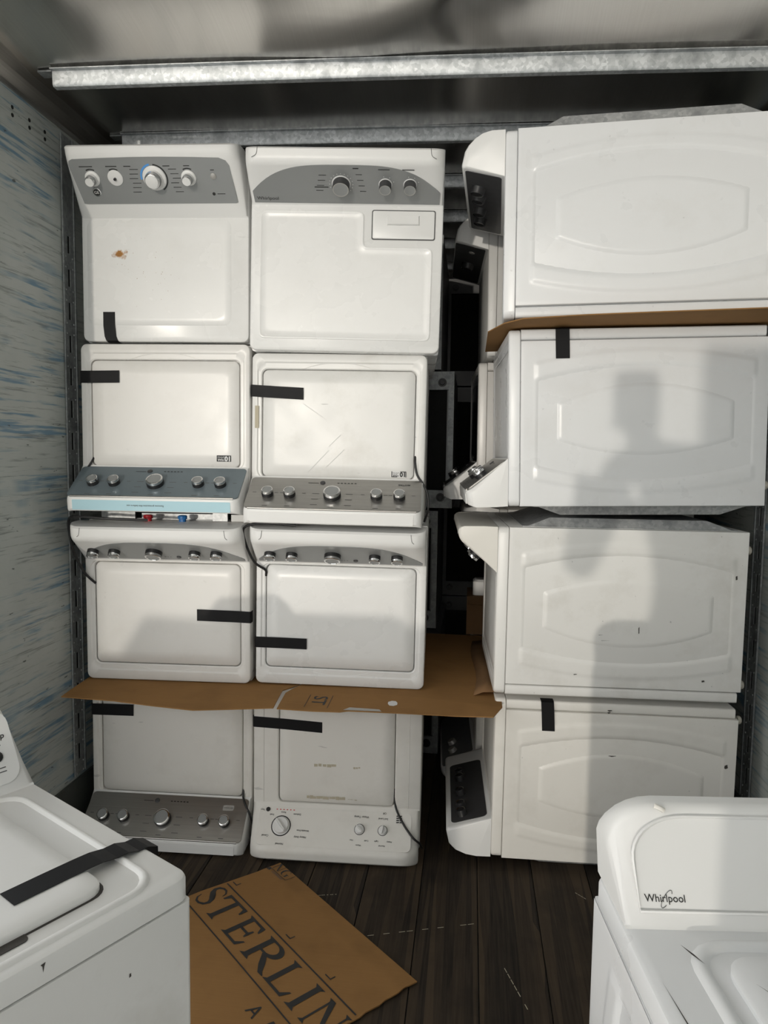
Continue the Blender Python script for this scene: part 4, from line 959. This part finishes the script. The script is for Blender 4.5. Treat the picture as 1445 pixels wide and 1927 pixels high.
def bquad(a0, a1, b0, b1, name='printed_line'):
    b = MB(); k = 12; vs = []
    for i in range(k+1):
        a = a0+(a1-a0)*i/k; vs += [bp(a, b0, 0.0012), bp(a, b1, 0.0012)]
    b.add(vs, [(2*i, 2*i+1, 2*i+3, 2*i+2) for i in range(k)]); return b.build(name, 'ink', board)
bquad(-0.10, 0.672, 0.2165, 0.2215); bquad(-0.085, 0.672, 0.3770, 0.3815)
for a in (-0.095, 0.268, 0.492):
    bquad(a, a+0.028, 0.196, 0.200, 'corner_mark'); bquad(a+0.024, a+0.028, 0.180, 0.200, 'corner_mark')
fnb = lambda x, s, n: bp(x, 0.44-s, n)
text_on(fnb, board, 'A', 0.062, 0.485, 0.005, 'ink', 0.0, 0.0012, 'letter')
text_on(fnb, board, 'KOHLER', 0.062, 0.655, 0.005, 'ink', 0.0016, 0.0012, 'letter', 0.2)
# upper printed box: the end of a word and a line of small capitals
for ch, a0, wid in (('N', -0.088, 0.042), ('G', -0.042, 0.042)):
    glyph(ch, a0, wid, 0.040, 0.040)
text_on(lambda x, s, n: bp(x, 0.055-s, n), board, 'ER', 0.016, -0.085, 0, 'ink', 0.0008, 0.0012); text_on(lambda x, s, n: bp(x, 0.055-s, n), board, 'COMPANY', 0.014, -0.028, 0, 'ink_grey', 0.0, 0.0012)
bquad(-0.09, 0.018, 0.0455, 0.0475); bquad(0.016, 0.018, 0.004, 0.0475)

# ------------------------------------------------------------------ the two washers standing in front
FRONT = 'washers standing upright in front of the stacks'
def M_stand(cx_, cy_, ang, z=0.03):   # ang: direction (deg from +x) the back faces
    a = R(ang); bk_ = Vector((math.cos(a), math.sin(a), 0)); ex = bk_.cross(Vector((0, 0, 1)))
    return basis(ex, bk_, Vector((0, 0, 1)), Vector((cx_, cy_, z)))
# left: its far front corner stands at (-0.425, 1.02)
Wf, Df, Hf = 0.665, 0.640, 0.87
bdir = Vector((-0.866, 0.500, 0)); exf = bdir.cross(Vector((0, 0, 1)))
org = Vector((-0.424, 1.022, 0.03))-exf*(Wf/2)
mtx = basis(exf, bdir, Vector((0, 0, 1)), org)
LF = (-0.270, 0.262, 0.058, 0.430, 0.03)
r, F_ = appliance('washing_machine', 'white top-load washer at lower left with long black tape across its lid', FRONT, mtx, Wf, Df, Hf, 'enamel_c', 'F', None)
inv = mtx.inverted()
def top_bead(r, x0, x1, y0, y1, rad, H, hgt, wd, name, mat):
    b = MB(); b.loft([rr(x0-wd, x1+wd, y0-wd, y1+wd, rad+wd, H-0.001), rr(x0-wd*0.5, x1+wd*0.5, y0-wd*0.5, y1+wd*0.5, rad+wd*0.5, H+hgt*0.8), rr(x0, x1, y0, y1, rad, H+hgt), rr(x0+wd*0.5, x1-wd*0.5, y0+wd*0.5, y1-wd*0.5, rad-wd*0.3, H+hgt*0.8), rr(x0+wd, x1-wd, y0+wd, y1-wd, max(0.005, rad-wd*0.6), H-0.001)], cap0=False, cap1=False)
    return b.build(name, mat, r, 60)
top_bead(r, -0.285, 0.285, 0.024, 0.475, 0.045, Hf, 0.005, 0.008, 'deck_bead', 'enamel_c')
x0, x1, y0, y1, rd = -0.262, 0.225, 0.062, 0.452, 0.03
b = MB(); b.loft([rr(x0-0.004, x1+0.004, y0-0.004, y1+0.004, rd, Hf+0.0003), rr(x0-0.002, x1+0.002, y0-0.002, y1+0.002, rd, Hf+0.0008)]); b.build('lid_gap', 'scrape_or_slot', r)
b = MB(); b.loft([rr(x0, x1, y0, y1, rd, Hf+0.001), rr(x0, x1, y0, y1, rd, Hf+0.009), rr(x0+0.003, x1-0.003, y0+0.003, y1-0.003, rd, Hf+0.012), rr(x0+0.03, x1-0.03, y0+0.03, y1-0.03, rd, Hf+0.013)]); b.build('lid', 'enamel_c', r, 50)
b = MB(); b.loft([rr(-0.20, 0.100, 0.046, 0.068, 0.008, Hf+0.0004), rr(-0.20, 0.100, 0.046, 0.068, 0.008, Hf+0.0016)]); b.build('finger_slot', 'scrape_or_slot', r)  # black plate painting the shade inside the slot
def onl(wx, wy, z): q = inv @ Vector((wx, wy, 0.9)); return Vector((q.x, q.y, z))
pA, pB = Vector((-0.653, 0.899)), Vector((-0.541, 1.094)); dT = (pB-pA).normalized()
pts = []
for t, hz in ((0, 0.0145), (0.06, 0.0145), (0.115, 0.0140), (0.140, 0.0130), (0.165, 0.0085), (0.185, 0.0085), (0.205, 0.0020), (0.222, 0.0016)):
    p_ = pA+dT*t; pts.append(onl(p_.x, p_.y, Hf+hz))
pe = pA+dT*0.240; pz = onl(pe.x, pe.y, Hf-0.006); pts.append(pz); pts.append(pz-Vector((0, 0, 0.03)))
wv = (pts[1]-pts[0]).normalized().cross(Vector((0, 0, 1)))*0.0215
ribbon(r, 'tape_strip', pts, wv, 'tape')
L = F_.L
plate(F_, 'control_panel', rrect2(-F_.hw+0.030, F_.hw-0.016, 0.014, L-0.03, 0.03), 'plastic_white', 0.0014)
dot(F_, 0.276, L*0.36, 0.011, 'black'); text_on(F_.P, r, 'Start/Stop', 0.016, 0.266, L*0.56, 'ink', 0.0003, 0.0022, shear=0.2)
marks(F_, [(0.270, L*0.47, 0.036, 0.0025), (0.270, L*0.24, 0.034, 0.002), (0.270, L*0.20, 0.034, 0.002)], 'ink_grey')
for x in (-0.2, -0.08, 0.08): knob(F_, x, L*0.45, 0.03, 'white')
b = MB(); b.add([Vector((0.097, -0.0006, Hf-0.008)), Vector((0.090, -0.0006, Hf-0.009)), Vector((0.0925, -0.0006, Hf-0.012)), Vector((0.0935, -0.0006, Hf-0.021)), Vector((0.095, -0.0006, Hf-0.013))], [(0, 1, 2, 3, 4)]); b.add([Vector((0.222, -0.0006, Hf-0.100)), Vector((0.2195, -0.0006, Hf-0.100)), Vector((0.219, -0.0006, Hf-0.106)), Vector((0.2225, -0.0006, Hf-0.105))], [(0, 1, 2, 3)]); b.build('nick_mark', 'scrape_or_slot', r)['kind'] = 'stuff'

# right: console towards the camera's far side, front towards the door
angR = 96.0; a_ = R(angR); bdir = Vector((math.cos(a_), math.sin(a_), 0)); exf = bdir.cross(Vector((0, 0, 1)))
corner = Vector((0.214, 1.120, 0.03))          # back left corner
org = corner+exf*(Wf/2)-bdir*Df
mtx = basis(exf, bdir, Vector((0, 0, 1)), org)
r, F_ = appliance('washing_machine', 'white top-load washer at lower right with a large curved console', FRONT, mtx, Wf, Df, Hf, 'enamel_cool', 'F2', None, emb=-1)
L = F_.L; hw = F_.hw
ar = [(-hw+0.024, 0.018), (hw-0.024, 0.018)]
top_ = [(hw-0.024, L*0.52)]+[(hw-0.024-0.085*(1-math.cos(R(t))), L*0.52+L*0.38*math.sin(R(t))) for t in range(10, 91, 10)]
ar += top_+[(-x, s) for x, s in reversed(top_)]
plate(F_, 'control_panel', ar, 'panel_pale' if 'panel_pale' in M else 'plastic_white', 0.0012)
bo = MB(); bo.tube([F_.P(x, s, 0.0015) for x, s in ar[1:]+ar[:2]], 0.0030, 6); bo.build('panel_rim', 'plastic_white', r, 60)
text_on(F_.P, r, 'Whirlpool', 0.0140, -hw+0.062, 0.034, 'ink', 0.0001)
b = MB(); ca, sa = math.cos(R(52)), math.sin(R(52))
ell = [F_.P(-hw+0.064+0.014*math.cos(R(t))*ca-0.0042*math.sin(R(t))*sa, 0.0335+0.014*math.cos(R(t))*sa+0.0042*math.sin(R(t))*ca, 0.0024) for t in range(-40, 250, 10)]
b.tube(ell, 0.00038, 5); b.build('logo_swirl', 'ink', r)
for x in (0.06, 0.16, 0.24): knob(F_, x, L*0.5, 0.03, 'grey')
top_bead(r, -0.255, 0.285, 0.030, 0.470, 0.05, Hf, 0.006, 0.012, 'deck_bead', 'enamel_cool')
b = MB(); b.loft([rr(-0.225, 0.255, 0.05, 0.44, 0.04, Hf), rr(-0.225, 0.255, 0.05, 0.44, 0.04, Hf+0.008), rr(-0.221, 0.251, 0.054, 0.436, 0.04, Hf+0.011), rr(-0.19, 0.22, 0.08, 0.40, 0.03, Hf+0.012)]); b.build('lid', 'enamel_cool', r, 50)
sc = MB()
def sliver(p0, p1, w_, z):
    p0, p1 = Vector((*p0, z)), Vector((*p1, z)); s_ = Vector((-(p1-p0).y, (p1-p0).x, 0)).normalized()*w_; mdl = (p0+p1)/2
    sc.add([p0, mdl-s_, p1, mdl+s_], [(0, 1, 2, 3)])
sliver((-0.268, 0.462), (-0.250, 0.425), 0.0016, Hf+0.0068); sliver((-0.205, 0.385), (-0.165, 0.325), 0.0010, Hf+0.0128); sliver((-0.168, 0.33), (-0.12, 0.265), 0.0007, Hf+0.0128); sliver((-0.155, 0.375), (-0.140, 0.352), 0.0007, Hf+0.0128); sliver((-0.122, 0.27), (-0.08, 0.22), 0.0012, Hf+0.0128)
sliver((-0.315, 0.40), (-0.300, 0.20), 0.0012, Hf+0.0008)
sc.build('scrape_mark', 'scrape_or_slot', r)['kind'] = 'stuff'
# small dent with bare plastic on the console's corner
b = MB(); b.tube(catmull([F_.P(-hw+0.066, L*0.985, 0.004), F_.P(-hw+0.074, L*0.965, 0.005), F_.P(-hw+0.080, L*0.945, 0.003)], 4), 0.004, 6); b.build('glue_blob', 'plastic_cream', r, 60)

# ------------------------------------------------------------------ beyond the frame: what throws the shadows
OUT = 'washers waiting behind the camera'
for cx_, cy_, ang, lab in ((-0.99, 0.02, 90, 'white washer standing behind the lower left washer, outside the view'), (-2.05, -0.75, 45, 'white washer standing farthest left, outside the view')):
    r, F_ = appliance('washing_machine', lab, OUT, M_stand(cx_, cy_-0.60, ang), Wf, Df, Hf-0.03, 'enamel_a', 'F', LIDR)
for i, (cx_, z_) in enumerate(((0.27, 0.10), (0.36, 0.775), (0.48, 1.45))):  # unseen stack added to throw shade on the right column
    r, F_ = appliance('washing_machine', ('lowest', 'middle', 'topmost')[i]+' washer of an added unseen stack that shades the right column', OUT, basis(Vector((1, 0, 0)), Vector((0, 0, 1)), Vector((0, -1, 0)), Vector((cx_, -1.30, z_))), W0, D0, H0, 'enamel_a', 'M', LIDR, back=0.0, feet=False)
b = MB()
for x in (-0.22, 0.12, 0.5): b.box(x, x+0.09, -2.2, -1.25, 0.0, 0.075)
ct = empty('added_shade_carton', Matrix.Translation((-0.73, -0.82, 0))); tag(ct, 'unseen cardboard carton added to shade the lower left washer', 'box')
b_ = MB(); b_.loft([rr(-0.12, 0.12, -0.15, 0.15, 0.004, z, 2) for z in (0.0, 1.02)]); b_.build('carton', 'card', ct)  # carton added out of view to shade the lower left washer
b_ = MB(); b_.box(-0.025, 0.025, -0.1515, 0.1515, 1.0205, 1.0215); b_.build('sealing_tape', 'panel_silver', ct)
pal = empty('added_pallet', None); tag(pal, 'unseen pallet added to raise the shading stack', 'pallet')  # pallet added to lift the shading stack
b.build('bearers', 'card_dark', pal)
for k in range(6):
    b = MB(); b.box(-0.25, 0.62, -2.2+0.16*k, -2.08+0.16*k, 0.076, 0.096); b.build('slat', 'card_dark', pal)

# ---- the photographer
def person():
    root = empty('person', Matrix.Translation((0.29, -0.42, 0))); tag(root, 'person in dark jacket and trousers holding up a phone to take the picture', 'person')
    J = {}
    V = []; E = []; Rd = []
    def add(p, r_, par=None):
        V.append(p); Rd.append(r_); i = len(V)-1
        if par is not None: E.append((par, i))
        return i
    pel = add((0.02, 0, 1.02), 0.155); wa = add((0.02, 0.0, 1.20), 0.145, pel); ch = add((0.0, 0.01, 1.42), 0.17, wa); ns = add((-0.05, 0.03, 1.60), 0.10, ch); nk = add((-0.15, 0.06, 1.70), 0.055, ns)
    hd = add((-0.195, 0.09, 1.76), 0.060, nk); ht = add((-0.20, 0.095, 1.86), 0.064, hd); add((-0.20, 0.09, 1.92), 0.045, ht)
    for s in (-1, 1):
        sh = add((-0.09+s*0.155, 0.05, 1.655), 0.075, ns); el = add((-0.05+s*0.27-(0.06 if s < 0 else 0.02), 0.10, 1.25), 0.066, sh); wr = add((-0.27+s*0.075, 0.27, 1.50), 0.034, el); add((-0.275+s*0.055, 0.305, 1.535), 0.034, wr)
        hp = add((0.02+s*0.10, 0, 0.93), 0.105, pel); kn = add((0.02+s*0.12, 0.02, 0.52), 0.068, hp); an = add((0.02+s*0.13, -0.01, 0.10), 0.045, kn); fo = add((0.02+s*0.14, 0.08, 0.045), 0.045, an); add((0.02+s*0.15, 0.17, 0.035), 0.034, fo)
    me = bpy.data.meshes.new('body'); me.from_pydata(V, E, []); o = bpy.data.objects.new('body', me); COL.objects.link(o); o.parent = root
    sk = o.modifiers.new('skin', 'SKIN'); sk.use_smooth_shade = True
    lay = me.skin_vertices[0].data if len(me.skin_vertices) else None
    if lay is None:
        bm = bmesh.new(); bm.from_mesh(me); bm.verts.layers.skin.verify(); bm.to_mesh(me); bm.free(); lay = me.skin_vertices[0].data
    for i, r_ in enumerate(Rd): lay[i].radius = (r_, r_*0.85 if r_ > 0.12 else r_); lay[i].use_root = (i == pel)
    ss = o.modifiers.new('sub', 'SUBSURF'); ss.levels = 2; ss.render_levels = 2
    mt, N, L_, b = new_mat('person_clothes'); t = N.new('ShaderNodeTexCoord'); sp = N.new('ShaderNodeSeparateXYZ'); L_.new(t.outputs['Object'], sp.inputs[0])
    mr = N.new('ShaderNodeMath'); mr.operation = 'DIVIDE'; mr.inputs[1].default_value = 2.0; L_.new(sp.outputs['Z'], mr.inputs[0])
    cr_ = N.new('ShaderNodeValToRGB'); cr_.color_ramp.interpolation = 'CONSTANT'; e = cr_.color_ramp.elements
    e[0].position = 0; e[0].color = (0.02, 0.02, 0.02, 1); e[1].position = 0.05; e[1].color = (0.03, 0.035, 0.06, 1)
    for p_, c_ in ((0.49, (0.04, 0.04, 0.045, 1)), (0.815, (0.42, 0.25, 0.18, 1))):
        x_ = e.new(p_); x_.color = c_
    L_.new(mr.outputs[0], cr_.inputs[0]); L_.new(cr_.outputs[0], b.inputs['Base Color']); setp(b, Roughness=0.8)
    me.materials.append(mt)
    skin = flat('skin', (0.42, 0.25, 0.18), 0.55)
    # cap, hair, face
    hc = Vector((-0.20, 0.095, 1.84))
    b = MB(); b.lathe([(0.078, 0.0), (0.080, 0.06), (0.074, 0.115), (0.060, 0.128), (0.001, 0.132)], hc, (0, 0, 1), 20); b.loft([[(hc.x-0.06, hc.y+0.04, hc.z+0.01), (hc.x+0.06, hc.y+0.04, hc.z+0.01), (hc.x+0.06, hc.y+0.04, hc.z+0.018), (hc.x-0.06, hc.y+0.04, hc.z+0.018)], [(hc.x-0.05, hc.y+0.150, hc.z-0.005), (hc.x+0.05, hc.y+0.150, hc.z-0.005), (hc.x+0.05, hc.y+0.150, hc.z+0.002), (hc.x-0.05, hc.y+0.150, hc.z+0.002)]]); b.build('cap', 'panel_dark', root, 50)
    b = MB(); b.lathe([(0.070, -0.07), (0.076, -0.03), (0.078, 0.005)], hc+Vector((0, -0.012, 0)), (0, 0, 1), 18); b.build('hair', 'panel_dark', root, 50)
    for s in (-1, 1):
        b = MB(); b.lathe([(0.001, -0.012), (0.010, -0.006), (0.012, 0), (0.008, 0.008), (0.001, 0.011)], hc+Vector((s*0.028, 0.062, -0.035)), (0, 1, 0), 10); b.build('eye', 'ink_pale', root, 50)
        b = MB(); b.lathe([(0.004, -0.008), (0.022, 0.0), (0.026, 0.01), (0.004, 0.014)], hc+Vector((s*0.066, 0.0, -0.05)), (s, 0, 0), 10); b.build('ear', skin, root, 50)
    b = MB(); b.loft([[hc+Vector((x, y, z)) for x, y, z in l] for l in ([(-0.008, 0.058, -0.03), (0.008, 0.058, -0.03), (0, 0.070, -0.03)], [(-0.014, 0.058, -0.075), (0.014, 0.058, -0.075), (0, 0.090, -0.072)])]); b.build('nose', skin, root, 50)
    b = MB(); b.box(hc.x-0.02, hc.x+0.02, hc.y+0.052, hc.y+0.064, hc.z-0.105, hc.z-0.096); b.build('mouth', flat('lips', (0.35, 0.14, 0.12), 0.5), root)
    for s in (-1, 1):
        c = Vector((-0.29+s*0.055, 0.315, 1.545))
        b = MB(); b.loft([[c+Vector((x, y, -0.03)) for x, y in ((-0.014, -0.03), (0.014, -0.03), (0.014, 0.03), (-0.014, 0.03))], [c+Vector((x, y, 0.05)) for x, y in ((-0.012, -0.035), (0.012, -0.035), (0.012, 0.035), (-0.012, 0.035))]])
        for k, ln in enumerate((0.060, 0.070, 0.066, 0.050)):
            z = 0.045-0.024*k; b.tube([c+Vector((0, 0.02, z)), c+Vector((-s*0.003, 0.05+ln*0.2, z)), c+Vector((-s*0.018, 0.062+ln*0.2, z+0.002)), c+Vector((-s*(0.012+ln*0.5), 0.058+ln*0.1, z+0.003))], [0.0095, 0.0088, 0.008, 0.0068], 8)
        b.tube([c+Vector((0, -0.02, 0.0)), c+Vector((-s*0.014, -0.03, 0.03)), c+Vector((-s*0.030, -0.028, 0.052))], [0.011, 0.0095, 0.0075], 8)
        b.build('hand', skin, root, 60)
    return root
person()
b = MB(); b.loft([rr(-0.038, 0.038, -0.145, 0.02, 0.010, z, 3) for z in (-0.008, 0.0)]); ph = b.build('phone', 'gloss_black', None, 40)
ph.matrix_world = Matrix.Translation((0, -0.030, CAMH)) @ Matrix.Rotation(-YAW*-1, 4, 'Z') @ Matrix.Rotation(R(90), 4, 'X'); tag(ph, 'black phone held up by the photographer', 'phone')
